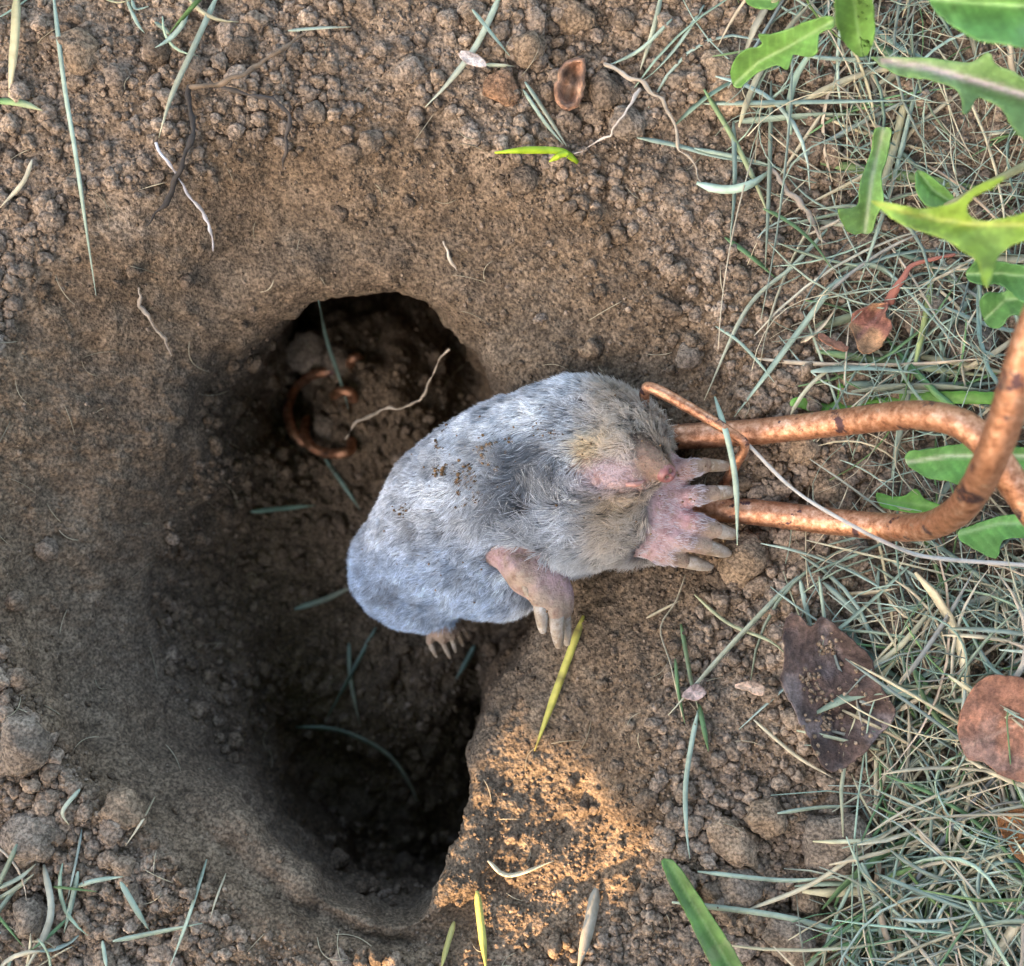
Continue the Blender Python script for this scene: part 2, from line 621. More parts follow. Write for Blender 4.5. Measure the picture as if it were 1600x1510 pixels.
# pit shade painted into the dug face; loose dry topsoil round it paler
pit_shade = sstep(5.35, 4.75, T_ + .45 * fbm(G, 30, 3, 2))[..., None]
tone[:len(tt)] *= (1 - pit_shade) * np.array([.97, 1.02, 1.10]) + pit_shade * np.array([.68, .67, .66])
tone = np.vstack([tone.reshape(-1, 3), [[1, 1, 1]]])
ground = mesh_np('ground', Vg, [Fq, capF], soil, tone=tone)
tag(ground, kind='structure')
bpy.context.view_layer.update()
CAM = Vector((0, 0, H))


def hit(px, py):
    """where the line of sight through a photo pixel meets the ground: point, normal"""
    p = Vector(P(px, py, 0))
    ok, loc, nor, _ = ground.ray_cast(CAM, (p - CAM).normalized())
    if not ok:
        return p, Vector((0, 0, 1))
    if nor.z < 0: nor = -nor
    return loc, nor


def onto(px, py, lift):
    """point on the sight line, lift metres above the ground"""
    l, _ = hit(px, py)
    return P(px, py, (l.z + lift) * 100)

# ------------------------------------------------------------------ added unseen board fence beyond the lower edge: it shades the plot


def box_vf(x0, x1, y0, y1, z0, z1):
    V = np.array([(x, y, z) for x in (x0, x1) for y in (y0, y1) for z in (z0, z1)], float)
    F = np.array([(0, 1, 3, 2), (4, 6, 7, 5), (0, 4, 5, 1), (2, 3, 7, 6), (0, 2, 6, 4), (1, 5, 7, 3)])
    return V, F


FY = -0.75
sunshade = tag(empty('added_sunshade', (0, FY, 0)), 'added unseen board fence beyond the lower edge of the picture', 'sunshade')
GH = 0.428                                  # gap height: two boards cut short to shape the patch of sun
edges = [-1.30 + .085 * k for k in range(14)]
edges = [e_ for e_ in edges if e_ < -.60] + [-.565, -.505, -.491, -.475, -.394, -.31]
while edges[-1] < 1.3:
    edges.append(edges[-1] + .085)
SUN_GAPS = {-.505: .403, -.475: GH}
for k, (a, b) in enumerate(zip(edges[:-1], edges[1:])):
    zb = -0.02
    zb = SUN_GAPS.get(a, zb)
    dz = 0.012 * math.sin(k * 2.3)
    V, F = box_vf(a + 0.0004, b - 0.0004, -0.009, 0.009, zb, 0.82 + dz)
    if zb > 0:
        V[:, 2] += np.where(V[:, 2] < 0.5, 0.012 * np.sin(V[:, 0] * 400), 0)
    mesh_np('plank', V, F, wood, sunshade, smooth=False)
for z0 in (0.55, 0.70):
    V, F = box_vf(-1.3, 1.32, -0.045, -0.0095, z0, z0 + 0.05)
    mesh_np('rail', V, F, wood, sunshade, smooth=False)
for px_ in (-1.2, 1.2):
    V, F = box_vf(px_ - .04, px_ + .04, -0.126, -0.0455, -0.03, 0.86)
    mesh_np('post', V, F, wood, sunshade, smooth=False)

# ------------------------------------------------------------------ the tree added overhead, unseen, whose crown keeps the high sky off the plot
bark_m, bn_, bl_, bb_ = new_mat('bark')
bl_.new(ramp(bn_, bl_, noise_node(bn_, bl_, coord(bn_, bl_), 22, 6, .7), [(.3, (.05, .04, .03)), (.7, (.16, .13, .10))]), bb_.inputs['Base Color'])
bb_.inputs['Roughness'].default_value = .9
skyshade = tag(empty('added_skyshade', (1.75, 1.55, 0)), 'added unseen leafy tree overhanging the plot from beyond the upper right corner', 'skyshade')
tro = np.array(skyshade.location)
tc = catmull([(0, 0, -.05), (.02, -.03, .6), (-.05, -.02, 1.2), (-.25, -.2, 1.75), (-.6, -.5, 2.15)], 30)
V, F = tube_vf(tc, np.linspace(.11, .05, 30), 12, .006)
mesh_np('trunk', V, F, bark_m, skyshade)
for bp in ([(-.25, -.2, 1.75), (-.9, -.3, 2.0), (-1.6, -.6, 2.1)], [(-.4, -.35, 1.95), (-.8, -1.0, 2.1), (-1.2, -1.7, 2.15)], [(-.1, -.05, 1.4), (.2, -.6, 1.9), (.1, -1.3, 2.1)], [(-.15, -.1, 1.5), (-.6, .3, 2.0), (-1.2, .5, 2.1)]):
    V, F = tube_vf(catmull(bp, 16), np.linspace(.04, .012, 16), 8, .003)
    mesh_np('limb', V, F, bark_m, skyshade)
NL = 9500
d_ = rng.normal(size=(NL, 3)); d_ /= np.linalg.norm(d_, axis=1)[:, None]
cl_ = np.array([-1.25, -1.05, 2.05]) + d_ * (rng.random(NL) ** .45)[:, None] * np.array([1.7, 1.7, .55]) * (1 + .25 * fbm(d_, 2.0, 2))[:, None]
a_ = rng.normal(size=(NL, 3)); a_ /= np.linalg.norm(a_, axis=1)[:, None]
b_ = np.cross(a_, rng.normal(size=(NL, 3)) * .5 + np.array([0, 0, 1])); b_ /= np.linalg.norm(b_, axis=1)[:, None]
n_ = np.cross(a_, b_)
Vq = np.stack([cl_ - a_ * .05, cl_ - b_ * .03 + n_ * .006, cl_ + a_ * .055, cl_ + b_ * .03 + n_ * .006], 1).reshape(-1, 3)
Fq_ = np.arange(NL * 4).reshape(-1, 4)
mesh_np('crown', Vq, Fq_, leaf_m, skyshade, smooth=False, col=np.repeat(np.array([.07, .14, .04]) * rng.uniform(.6, 1.3, (NL, 1)), 4, 0))['kind'] = 'stuff'

# ------------------------------------------------------------------ the mole: one continuous body grown from an implicit surface
S0 = W / 1600.0


def q3(px, py, zc):
    return P(px, py, zc).astype(np.float32)


def rad(rp, zc):
    return rp * S0 * (H - zc * 0.01) / H


lo = np.array([P(540, 1045, -8.2)[0] - .004, P(540, 1050, -8.2)[1] - .004, -0.084])
hi = np.array([P(1170, 560, 2.4)[0], P(1170, 560, 0)[1] + .004, 0.026])
STEP = 0.0008
nx_, ny_, nz_ = [int(v) for v in np.ceil((hi - lo) / STEP)]
ax = [lo[k] + STEP * np.arange(n, dtype=np.float32) for k, n in enumerate((nx_, ny_, nz_))]
GXm, GYm, GZm = np.meshgrid(*ax, indexing='ij')
GXm, GYm, GZm = GXm.astype(np.float32), GYm.astype(np.float32), GZm.astype(np.float32)


def s_sphere(c, r, sc=(1, 1, 1), rot=None):
    X, Y, Z = GXm - c[0], GYm - c[1], GZm - c[2]
    if rot is not None:
        cs, sn = math.cos(rot), math.sin(rot)
        X, Y = X * cs + Y * sn, -X * sn + Y * cs
    return (np.sqrt((X / sc[0]) ** 2 + (Y / sc[1]) ** 2 + (Z / sc[2]) ** 2) - r) * min(sc)


def s_cone(a, b, ra, rb):
    ba = b - a
    l2 = float(ba @ ba)
    h = np.clip(((GXm - a[0]) * ba[0] + (GYm - a[1]) * ba[1] + (GZm - a[2]) * ba[2]) / l2, 0, 1)
    d = np.sqrt((GXm - a[0] - h * ba[0]) ** 2 + (GYm - a[1] - h * ba[1]) ** 2 + (GZm - a[2] - h * ba[2]) ** 2)
    return d - (ra + (rb - ra) * h)


def smin(a, b, k):
    h = np.clip(0.5 + 0.5 * (b - a) / k, 0, 1)
    return b * (1 - h) + a * h - k * h * (1 - h)


# trunk, rump in the hole to the left, head on the edge to the right
body = None
for (px, py, z, r, k) in [(652, 885, -5.6, 97, 0), (702, 836, -4.5, 121, .0035), (762, 788, -3.3, 130, .012), (838, 742, -2.2, 124, .012),
                          (900, 682, -1.0, 88, .010), (935, 792, -0.9, 86, .010), (962, 690, -0.2, 72, .008), (985, 806, -0.35, 56, .008)]:
    d = s_sphere(q3(px, py, z), rad(r, z))
    body = d if body is None else smin(body, d, k)
d = s_sphere(q3(772, 884, -3.9), rad(80, -3.9))                 # thigh and flank fold
body = smin(body, d, .004)
d = s_sphere(q3(880, 812, -1.0), rad(70, -1.0))                 # upper arm muscle
body = smin(body, d, .007)
d = s_cone(q3(905, 728, .75), q3(975, 738, 1.1), rad(48, .5), rad(28, .7))      # throat and chin
body = smin(body, d, .008)
d = s_cone(q3(978, 700, .7), q3(1006, 717, 1.05), rad(42, .5), rad(30, .7))      # muzzle
body = smin(body, d, .007)
# long snout
snout = s_cone(q3(982, 704, 1.35), q3(1037, 737, 1.75), rad(29, 1.4), rad(17, 1.7))
body = smin(body, snout, .003)
# lower lip below the snout, with the mouth slit between
lipd = s_cone(q3(925, 738, 1.1), q3(998, 750, 1.5), rad(34, 1), rad(12, 1.3))
body = smin(body, lipd, .005)
fur_core = body.copy()
# near forepaw: broad paddle with five fingers
hand = s_sphere(q3(1030, 805, .2), rad(33, .2), (1.0, 2.1, 0.45), rot=math.radians(-4))
hand = smin(hand, s_sphere(q3(1047, 783, .28), rad(25, .2), (1.0, 2.45, 0.5), rot=math.radians(-4)), .004)
wrist = s_cone(q3(985, 808, -.1), q3(1032, 802, .10), rad(42, 0), rad(34, 0))
hand = smin(hand, wrist, .005)
FING = [((1056, 738, .30), (1102, 727, .30), 19, 14, (1142, 729, .15), 10.5),
        ((1058, 778, .38), (1117, 771, .45), 20, 14, (1150, 768, .30), 12),
        ((1054, 808, .40), (1118, 828, .42), 20, 15, (1150, 837, .25), 12),
        ((1044, 838, .40), (1102, 854, .36), 20, 15, (1138, 865, .15), 12),
        ((1030, 858, .28), (1068, 876, .15), 19, 14, (1110, 886, .0), 11.5)]
for a, b, ra, rb, tip, rc in FING:
    m_ = ((a[0] + b[0]) / 2, (a[1] + b[1]) / 2, (a[2] + b[2]) / 2 + .20)
    f_ = smin(s_cone(q3(*a), q3(*m_), rad(ra * .88, .3), rad((ra + rb) * .45, .3)), s_cone(q3(*m_), q3(*b), rad((ra + rb) * .45, .3), rad(rb * .92, .3)), .001)
    hand = smin(hand, f_, .0012)
# far forepaw hanging over the flank
hand2 = s_cone(q3(785, 862, -1.0), q3(822, 893, -.55), rad(24, -1), rad(33, -.5))
hand2 = smin(hand2, s_sphere(q3(850, 915, -.35), rad(36, -.3), (1.15, .72, .55), rot=math.radians(-42)), .006)
hand2 = smin(hand2, s_sphere(q3(868, 925, -.45), rad(26, -.3), (.8, 1.35, .6), rot=math.radians(10)), .005)
F2 = [((836, 912, -.1), (843, 938, .0), 17, 14, (848, 986, -.1), 11.5),
      ((860, 935, -.15), (868, 957, -.1), 16, 14, (873, 1009, -.25), 12.5),
      ((876, 930, -.5), (882, 955, -.55), 14, 11, (886, 1006, -.75), 9.5),
      ((806, 886, -.1), (818, 906, .05), 13, 9, (825, 930, .05), 7),
      ((866, 930, -.9), (874, 952, -1.0), 13, 11, (878, 996, -1.2), 9)]
for a, b, ra, rb, tip, rc in F2:
    hand2 = smin(hand2, s_cone(q3(*a), q3(*b), rad(ra, 0), rad(rb, 0)), .0024)
# hind foot under the rump
foot = s_cone(q3(684, 962, -6.4), q3(692, 984, -5.7), rad(14, -5.6), rad(20, -5.6))
F3 = [((676, 985, -5.5), (671, 1003, -5.5), 9, 6.5, (682, 1026, -5.6), 4.5),
      ((688, 988, -5.4), (692, 1003, -5.4), 9, 6.5, (703, 1028, -5.5), 4.5),
      ((699, 985, -5.5), (706, 998, -5.5), 8, 6, (712, 1019, -5.7), 4),
      ((707, 979, -5.7), (716, 991, -5.7), 8, 5.5, (723, 1009, -5.9), 4),
      ((711, 972, -5.9), (723, 982, -5.9), 7, 5, (731, 996, -6.1), 3.5)]
for a, b, ra, rb, tip, rc in F3:
    foot = smin(foot, s_cone(q3(*a), q3(*b), rad(ra, -5.5), rad(rb, -5.5)), .0012)
full = smin(smin(smin(body, hand, .004), hand2, .003), foot, .003)
pall = np.stack([GXm, GYm, GZm], -1)
full = full - 0.0011 * (fbm(pall, 55, 2)) * sstep(0.0, .004, np.minimum(np.minimum(hand, hand2), foot))
del pall


def surface_nets(f):
    s = f < 0
    n = np.array(f.shape)
    corners = [(a, b, c) for a in (0, 1) for b in (0, 1) for c in (0, 1)]
    sl = lambda o: tuple(slice(o[k], n[k] - 1 + o[k]) for k in range(3))
    cnt = sum(s[sl(o)].astype(np.int8) for o in corners)
    act = (cnt > 0) & (cnt < 8)
    idx = np.argwhere(act)
    vid = np.full(act.shape, -1, np.int64)
    vid[act] = np.arange(len(idx))
    pos = np.zeros((len(idx), 3)); num = np.zeros(len(idx))
    for o in corners:
        for k in range(3):
            if o[k]: continue
            o2 = list(o); o2[k] = 1
            fa = f[tuple((idx + o).T)]; fb = f[tuple((idx + o2).T)]
            m = (fa < 0) != (fb < 0)
            t = fa / np.where(fa == fb, 1, fa - fb)
            p = np.tile(np.array(o, float), (len(idx), 1)); p[:, k] = t
            pos[m] += p[m]; num[m] += 1
    V = idx + pos / num[:, None]
    quads = []
    for k in range(3):
        u, w = (k + 1) % 3, (k + 2) % 3
        a = [slice(None)] * 3; b = [slice(None)] * 3
        a[k] = slice(0, n[k] - 1); b[k] = slice(1, n[k])
        for ax2 in (u, w):
            a[ax2] = slice(1, n[ax2] - 1); b[ax2] = slice(1, n[ax2] - 1)
        sa, sb = s[tuple(a)], s[tuple(b)]
        e = np.argwhere(sa != sb)
        off = np.zeros(3, int); off[u] = off[w] = 1
        e0 = e + off
        flip = sa[tuple(e.T)]
        du = np.zeros(3, int); du[u] = 1
        dw = np.zeros(3, int); dw[w] = 1
        g = lambda c: vid[tuple(c.T)]
        Q = np.stack([g(e0 - du - dw), g(e0 - dw), g(e0), g(e0 - du)], -1)
        Q[~flip] = Q[~flip][:, ::-1]
        quads.append(Q)
    return V, np.vstack(quads)


def samp(f, V):
    i = np.clip(np.round(V).astype(int), 0, np.array(f.shape) - 1)
    return f[tuple(i.T)]


Vi, Fm = surface_nets(full)
Vw = lo + Vi * STEP
for _ in range(2):                                             # relax
    acc = np.zeros_like(Vw); cn = np.zeros(len(Vw))
    for a in range(4):
        np.add.at(acc, Fm[:, a], Vw[Fm[:, (a + 1) % 4]]); np.add.at(cn, Fm[:, a], 1)
    Vw = 0.45 * Vw + 0.55 * acc / cn[:, None]
dcore, dh = samp(fur_core, Vi), np.minimum(np.minimum(samp(hand, Vi), samp(hand2, Vi)), samp(foot, Vi))
w_hand = sstep(-.0010, .0016, dcore - dh)
dsn = np.minimum(samp(snout, Vi), samp(lipd, Vi))
mpx, mpy = PX(Vw)


def blob(px, py, cx, cy, rx, ry, rot=0.0):
    a = math.radians(rot)
    x, y = px - cx, py - cy
    u, v = x * math.cos(a) + y * math.sin(a), -x * math.sin(a) + y * math.cos(a)
    return np.exp(-((u / rx) ** 2 + (v / ry) ** 2))


front = sstep(-.025, -.005, Vw[:, 2])
w_chin = np.clip(1.6 * blob(mpx, mpy, 953, 742, 50, 25, 8), 0, 1) * front
w_snout = sstep(.0026, .0004, samp(snout, Vi)) * sstep(985, 1002, mpx)
w_lip = sstep(.0015, 0, samp(lipd, Vi)) * sstep(980, 992, mpx)
PINK = np.array([0.41, 0.275, 0.295]); PALE = np.array([0.62, 0.46, 0.40])
colr = np.tile(np.array([0.13, 0.125, 0.13]), (len(Vw), 1))
lerp = lambda a, b, t: a + (np.asarray(b) - a) * t[:, None]
colr = lerp(colr, np.array([.60, .41, .21]), np.clip(1.4 * blob(mpx, mpy, 932, 706, 34, 27), 0, 1) * front)
colr = lerp(colr, np.array([.42, .34, .29]), np.clip(1.2 * blob(mpx, mpy, 972, 720, 30, 20), 0, 1) * front)
colr = lerp(colr, np.array([.34, .25, .14]), np.clip(.4 * blob(mpx, mpy, 970, 785, 22, 40, 20), 0, 1) * front)
colr = lerp(colr, np.array([.52, .37, .36]), w_chin)
colr = lerp(colr, PINK, w_hand)
tipmix = np.zeros(len(Vw))
for a, b, *_r in FING + F2 + F3:
    tipmix = np.maximum(tipmix, blob(mpx, mpy, b[0], b[1], 30, 24))
colr = lerp(colr, np.array([0.36, 0.265, 0.20]), np.clip(tipmix * 1.15, 0, 1) * w_hand)
colr = lerp(colr, np.array([0.27, 0.17, 0.125]), w_snout)
colr = lerp(colr, np.array([0.62, 0.30, 0.27]), w_lip)
tan2 = np.clip(blob(mpx, mpy, 800, 888, 26, 40, 40) * 1.2 + blob(mpx, mpy, 850, 950, 60, 26), 0, 1) * w_hand
colr = lerp(colr, np.array([0.30, 0.20, 0.145]), tan2 * np.clip(.55 + .9 * fbm(Vw, 330, 3), 0, 1))
# reddish knuckles between the fingers
colr = lerp(colr, np.array([0.55, 0.22, 0.22]), 0.5 * blob(mpx, mpy, 1078, 800, 16, 24) * w_hand)

mole = tag(empty('mole', P(760, 800, -6.5)), 'dead grey mole hanging head up over the edge of the hole', 'mole')
mo = Vector(mole.location)


def under_mole(name, V, F, mat, parent=None, **kw):
    return mesh_np(name, np.asarray(V) - np.array(mo), F, mat, parent or mole, **kw)


bodyob = under_mole('body', Vw, Fm, skin, col=colr)

# claws: long flattened horn, one mesh each
for lst in (FING, F2, F3):
    for a, b, ra, rb, tip, rc in lst:
        p0, p1 = np.array(P(*b)), np.array(P(*tip))
        st_ = p0 + (p0 - np.array(P(*a))) * 0.02
        mid_ = (st_ + p1) / 2 + np.array([0, 0, .0007 if lst is not F3 else .0003])
        c = catmull([st_, mid_, p1], 9)
        r = rad(rc, b[2]) * np.array([1.0, 1.04, 1.03, .99, .94, .88, .80, .70, .52])
        V, F = tube_vf(c, r, 10)
        ctr = np.interp(np.arange(len(V)), np.arange(len(V)), V[:, 2])
        cz = np.array(c)
        # flatten a little across the thickness
        dd = np.linalg.norm(V[:, None, :2] - cz[None, :, :2], axis=2)
        near = cz[dd.argmin(1), 2]
        V[:, 2] = near + (V[:, 2] - near) * 0.72
        under_mole('claw', V, F, claw_m)

# nose pad with two nostrils at the tip of the snout
nm_, nn_, nl_, nb_ = new_mat('nose_skin')
nb_.inputs['Roughness'].default_value = 0.35
cco = coord(nn_, nl_)
nl_.new(mix(nn_, nl_, 1.0, attr(nn_, 'col').outputs['Color'], ramp(nn_, nl_, noise_node(nn_, nl_, cco, 600, 4), [(0.3, (.8, .7, .7)), (.7, (1.1, 1.1, 1.1))]), 'MULTIPLY'), nb_.inputs['Base Color'])
bm = bmesh.new()
bmesh.ops.create_icosphere(bm, subdivisions=4, radius=1.0)
V = np.array([v.co for v in bm.verts]); F = np.array([[v.index for v in f.verts] for f in bm.faces]); bm.free()
ax_n = np.array(P(1046, 742, 1.9)) - np.array(P(1020, 729, 1.7)); ax_n /= np.linalg.norm(ax_n)
sd = np.cross(ax_n, [0, 0, 1]); sd /= np.linalg.norm(sd); upn = np.cross(sd, ax_n)
noscol = np.tile([0.22, 0.085, 0.08], (len(V), 1))
rr_ = np.ones(len(V))
face_n = (ax_n + 0.9 * np.array([0, 0, 1])); face_n /= np.linalg.norm(face_n)
for s_ in (-1, 1):
    dn = np.array([0.62 * 1, 0.42 * s_, 0.62]); dn /= np.linalg.norm(dn)
    t_ = np.exp(-((1 - V @ dn) / 0.045))
    rr_ -= 0.55 * t_
    noscol = lerp(noscol, np.array([0.10, 0.02, 0.025]), np.clip(t_ * 1.3, 0, 1))
V = V * rr_[:, None]
Vn = np.array(P(1040, 739, 1.85)) + (V[:, :1] * ax_n * .0031 + V[:, 1:2] * sd * .0030 + V[:, 2:3] * upn * .0026)
under_mole('nose', Vn, F, nm_, col=noscol)
# little teeth-side lower lip pad
V, F = tube_vf(catmull([P(980, 757, 1.80), P(996, 757, 1.90), P(1006, 752, 1.78)], 6), rad(4.2, 1) * np.array([.8, 1, 1.05, 1, .9, .7]), 8)
under_mole('lower_lip', V, F, nm_, col=np.tile([0.34, 0.175, 0.145], (len(V), 1)))

# fur: short strands over the body, messy on the chest
tri = np.vstack([Fm[:, [0, 1, 2]], Fm[:, [0, 2, 3]]])
A, B_, C_ = Vw[tri[:, 0]], Vw[tri[:, 1]], Vw[tri[:, 2]]
nrm = np.cross(B_ - A, C_ - A)
area = np.linalg.norm(nrm, axis=1) * .5
nv = np.zeros_like(Vw)
for k in range(3):
    np.add.at(nv, tri[:, k], nrm)
nv /= np.linalg.norm(nv, axis=1)[:, None] + 1e-12
if (nv * (Vw - Vw.mean(0))).sum() < 0: nv = -nv
bald = np.clip(w_hand * 0.70 + w_chin * 0.82 + w_snout * 0.55 + w_lip, 0, 1)
bald = np.where((w_hand > .5) & (samp(hand, Vi) > .002), 1.0, bald)
bald = np.maximum(bald, np.clip(tipmix * 1.6, 0, 1) * (w_hand > .4))
facing = sstep(-.55, -.15, nv[:, 2])                        # the far underside shows nothing
wt = area * ((1 - bald) * (0.15 + 0.85 * facing))[tri[:, 0]]
NH = 115000
ti = rng.choice(len(tri), NH, p=wt / wt.sum())
u = rng.random((NH, 2)); fl = u.sum(1) > 1; u[fl] = 1 - u[fl]
bc = np.stack([1 - u.sum(1), u[:, 0], u[:, 1]], 1)
comb = lambda arr: (arr[tri[ti]] * (bc[..., None] if arr.ndim == 2 else bc)).sum(1)
root = comb(Vw); rn = comb(nv); rn /= np.linalg.norm(rn, axis=1)[:, None]
hx, hy = PX(root)
hh = comb(w_hand)
flow = np.tile(np.array([-0.72, -0.45, -0.35]), (NH, 1))                   # head to tail
head_ = sstep(880, 960, hx)
flow = lerp(flow, np.array([-0.5, 0.15, 0.25]), head_)
mess = np.clip(blob(hx, hy, 815, 770, 85, 70, 0) * 1.2 + 0.7 * blob(hx, hy, 880, 850, 90, 40), 0, 1)
nse = np.stack([fbm(root, 120, 2, c) for c in range(3)], 1)
nse2 = np.stack([fbm(root, 420, 2, c) for c in range(3)], 1)
flow = flow + nse * (0.35 + 1.5 * mess)[:, None] + nse2 * 0.55 + rng.normal(0, .16, (NH, 3))
flow = np.where(hh[:, None] > .4, np.array([0.9, -0.1, 0.0]) + rng.normal(0, .2, (NH, 3)), flow)
tang = flow - (flow * rn).sum(1)[:, None] * rn
tang /= np.linalg.norm(tang, axis=1)[:, None] + 1e-9
ln = 0.0034 + 0.0034 * mess + 0.0012 * head_ + .0008 * blob(hx, hy, 930, 860, 120, 40)
ln = ln * (0.7 + 0.5 * rng.random(NH)) * np.where(hh > .4, .62, 1.0)
ln = ln * (1 - .72 * comb(w_snout)) * (1 - .5 * comb(w_chin)) * (1 - .35 * blob(hx, hy, 955, 725, 60, 35))
K = 5
tK = np.linspace(0, 1, K)
lift = 0.62 + .25 * rng.random(NH)
lift = np.where(hh > .4, .28, lift)
pts = []
for t in tK:
    bend = t ** 1.4
    pts.append(root - rn * .0003 + (rn * (lift * t - .18 * t * t)[:, None] if True else 0) * ln[:, None] + tang * (bend * .85 * ln)[:, None]
               + nse2 * (0.0005 * t * t) + rng.normal(0, .00008, (NH, 3)) * t)
pts = np.stack(pts, 1)
# colour of each strand
hc_ = np.tile([0.59, 0.625, 0.685], (NH, 1)) * (0.45 + 0.95 * rng.random(NH) ** 1.3)[:, None]
hc_ *= np.clip(1 + 0.45 * fbm(root, 90, 2, 2) + .25 * fbm(root, 330, 2, 1), .35, 1.7)[:, None]
brown = np.clip(head_ * 0.9, 0, 1)
hc_ = lerp(hc_, np.array([0.47, 0.365, 0.26]), brown * .85)
low = sstep(800, 900, hy) * sstep(850, 760, hx)
hc_ = hc_ * (1 + low[:, None] * np.array([-.26, -.10, .10]))  # lower left darker and bluer: its blue shade put into the fur
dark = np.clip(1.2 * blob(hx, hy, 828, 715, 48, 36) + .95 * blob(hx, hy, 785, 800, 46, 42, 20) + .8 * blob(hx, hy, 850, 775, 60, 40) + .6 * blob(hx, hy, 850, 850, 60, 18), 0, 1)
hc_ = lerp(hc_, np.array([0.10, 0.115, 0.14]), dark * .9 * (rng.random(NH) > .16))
hc_ = lerp(hc_, np.array([0.97, 0.74, 0.47]), np.clip(1.4 * blob(hx, hy, 930, 706, 30, 25), 0, 1))
hc_ = lerp(hc_, np.array([0.58, 0.41, 0.20]), np.clip(.4 * blob(hx, hy, 970, 785, 20, 40, 20), 0, 1))
hc_ = lerp(hc_, np.array([0.70, 0.60, 0.55]), np.clip(1.0 * blob(hx, hy, 968, 722, 34, 24), 0, 1))
hc_ = lerp(hc_, np.array([0.62, 0.47, 0.50]), np.clip(1.1 * blob(hx, hy, 955, 748, 48, 18), 0, 1))
hc_ = lerp(hc_, np.array([0.27, 0.175, 0.11]), comb(w_snout) * .9)
hc_ = lerp(hc_, np.array([0.56, 0.50, 0.54]), (hh > .4).astype(float))
hc_ = lerp(hc_, np.array([0.52, 0.54, 0.56]), .6 * blob(hx, hy, 930, 868, 90, 16))
# whiskers
wh = []
for (a, b) in [((1026, 668), (1052, 655)), ((1030, 676), (1060, 664)), ((1030, 690), (1058, 682)), ((1028, 697), (1050, 704)), ((1018, 655), (1040, 640)),
               ((1034, 712), (1056, 716)), ((1012, 648), (1028, 630))]:
    p0, p1 = np.array(P(*a, .5)), np.array(P(*b, .9))
    wh.append([p0 + (p1 - p0) * t + np.array([0, .0006, .0004]) * math.sin(t * 3.1) for t in tK])
pts = np.vstack([pts, np.array(wh)])
hc_ = np.vstack([hc_, np.tile([.7, .68, .62], (len(wh), 1))])
pts = pts - np.array(mo)
NA = len(pts)
hc = bpy.data.hair_curves.new('fur')
hc.add_curves([K] * NA)
hc.attributes['position'].data.foreach_set('vector', pts.astype(np.float32).ravel())
ra_ = hc.attributes.get('radius') or hc.attributes.new('radius', 'FLOAT', 'POINT')
wid = np.array([.000075, .000078, .000066, .00005, .00002])
ra_.data.foreach_set('value', np.tile(wid, NA).astype(np.float32))
ca_ = hc.attributes.new('col', 'FLOAT_COLOR', 'CURVE')
ca_.data.foreach_set('color', np.concatenate([np.clip(hc_, .01, 1), np.ones((NA, 1))], 1).astype(np.float32).ravel())
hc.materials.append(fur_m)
fur = bpy.data.objects.new('fur', hc)
COL.objects.link(fur)
fur.parent = mole
fur['kind'] = 'stuff'
bpy.context.view_layer.update()


def mole_hit(px, py):
    p = Vector(P(px, py, 0))
    ok, loc, nor, _ = bodyob.ray_cast(CAM - mo, (p - CAM).normalized())
    return (loc + mo, nor) if ok else (None, None)


# ------------------------------------------------------------------ the copper coloured trap


def path(pts, n):
    return catmull([P(*p) for p in pts], n)


trap = tag(empty('mole_trap', P(1300, 740, -.5)), 'copper coloured spring trap of bent rod with handle rising at right', 'trap')
to = np.array(trap.location)
loop = [(960, 690, -1.9), (1010, 687, -1.2), (1060, 683, -.75), (1120, 679, -.35), (1180, 675, .15), (1300, 662, 1.8), (1390, 651, 3.6), (1450, 650, 4.8), (1500, 662, 5.6), (1535, 688, 6.0),
        (1565, 728, 6.0), (1592, 770, 5.8), (1640, 830, 5.6), (1710, 850, 6.0), (1770, 780, 7.5), (1790, 640, 9.5), (1760, 500, 11), (1700, 440, 11.6), (1640, 470, 11.5), (1602, 555, 11),
        (1575, 645, 10), (1550, 712, 9), (1525, 762, 7.5), (1495, 800, 5.6), (1450, 822, 3.6), (1390, 824, 2.0), (1300, 815, .8), (1200, 803, .0), (1115, 795, -.5), (1060, 790, -.9), (1000, 780, -1.9)]
c = path(loop, 260)
V, F = tube_vf(c, 0.0041, 20, 0.00012)
mesh_np('rod', V - to, F, copper, trap)
trig = [(1006, 640, .0), (1008, 612, .55), (1022, 608, .95), (1090, 645, 1.15), (1150, 682, 1.2), (1164, 698, 1.0), (1152, 722, .5), (1137, 748, -.2), (1120, 775, -1.0)]
c = path(trig, 90)
tw = np.interp(np.linspace(0, 1, 90), [0, .12, .2, .6, 1], [.0016, .0017, .0019, .0015, .0016])
V, F = tube_vf(c, tw, 12, 0.0001)
mesh_np('trigger_wire', V - to, F, copper, trap)

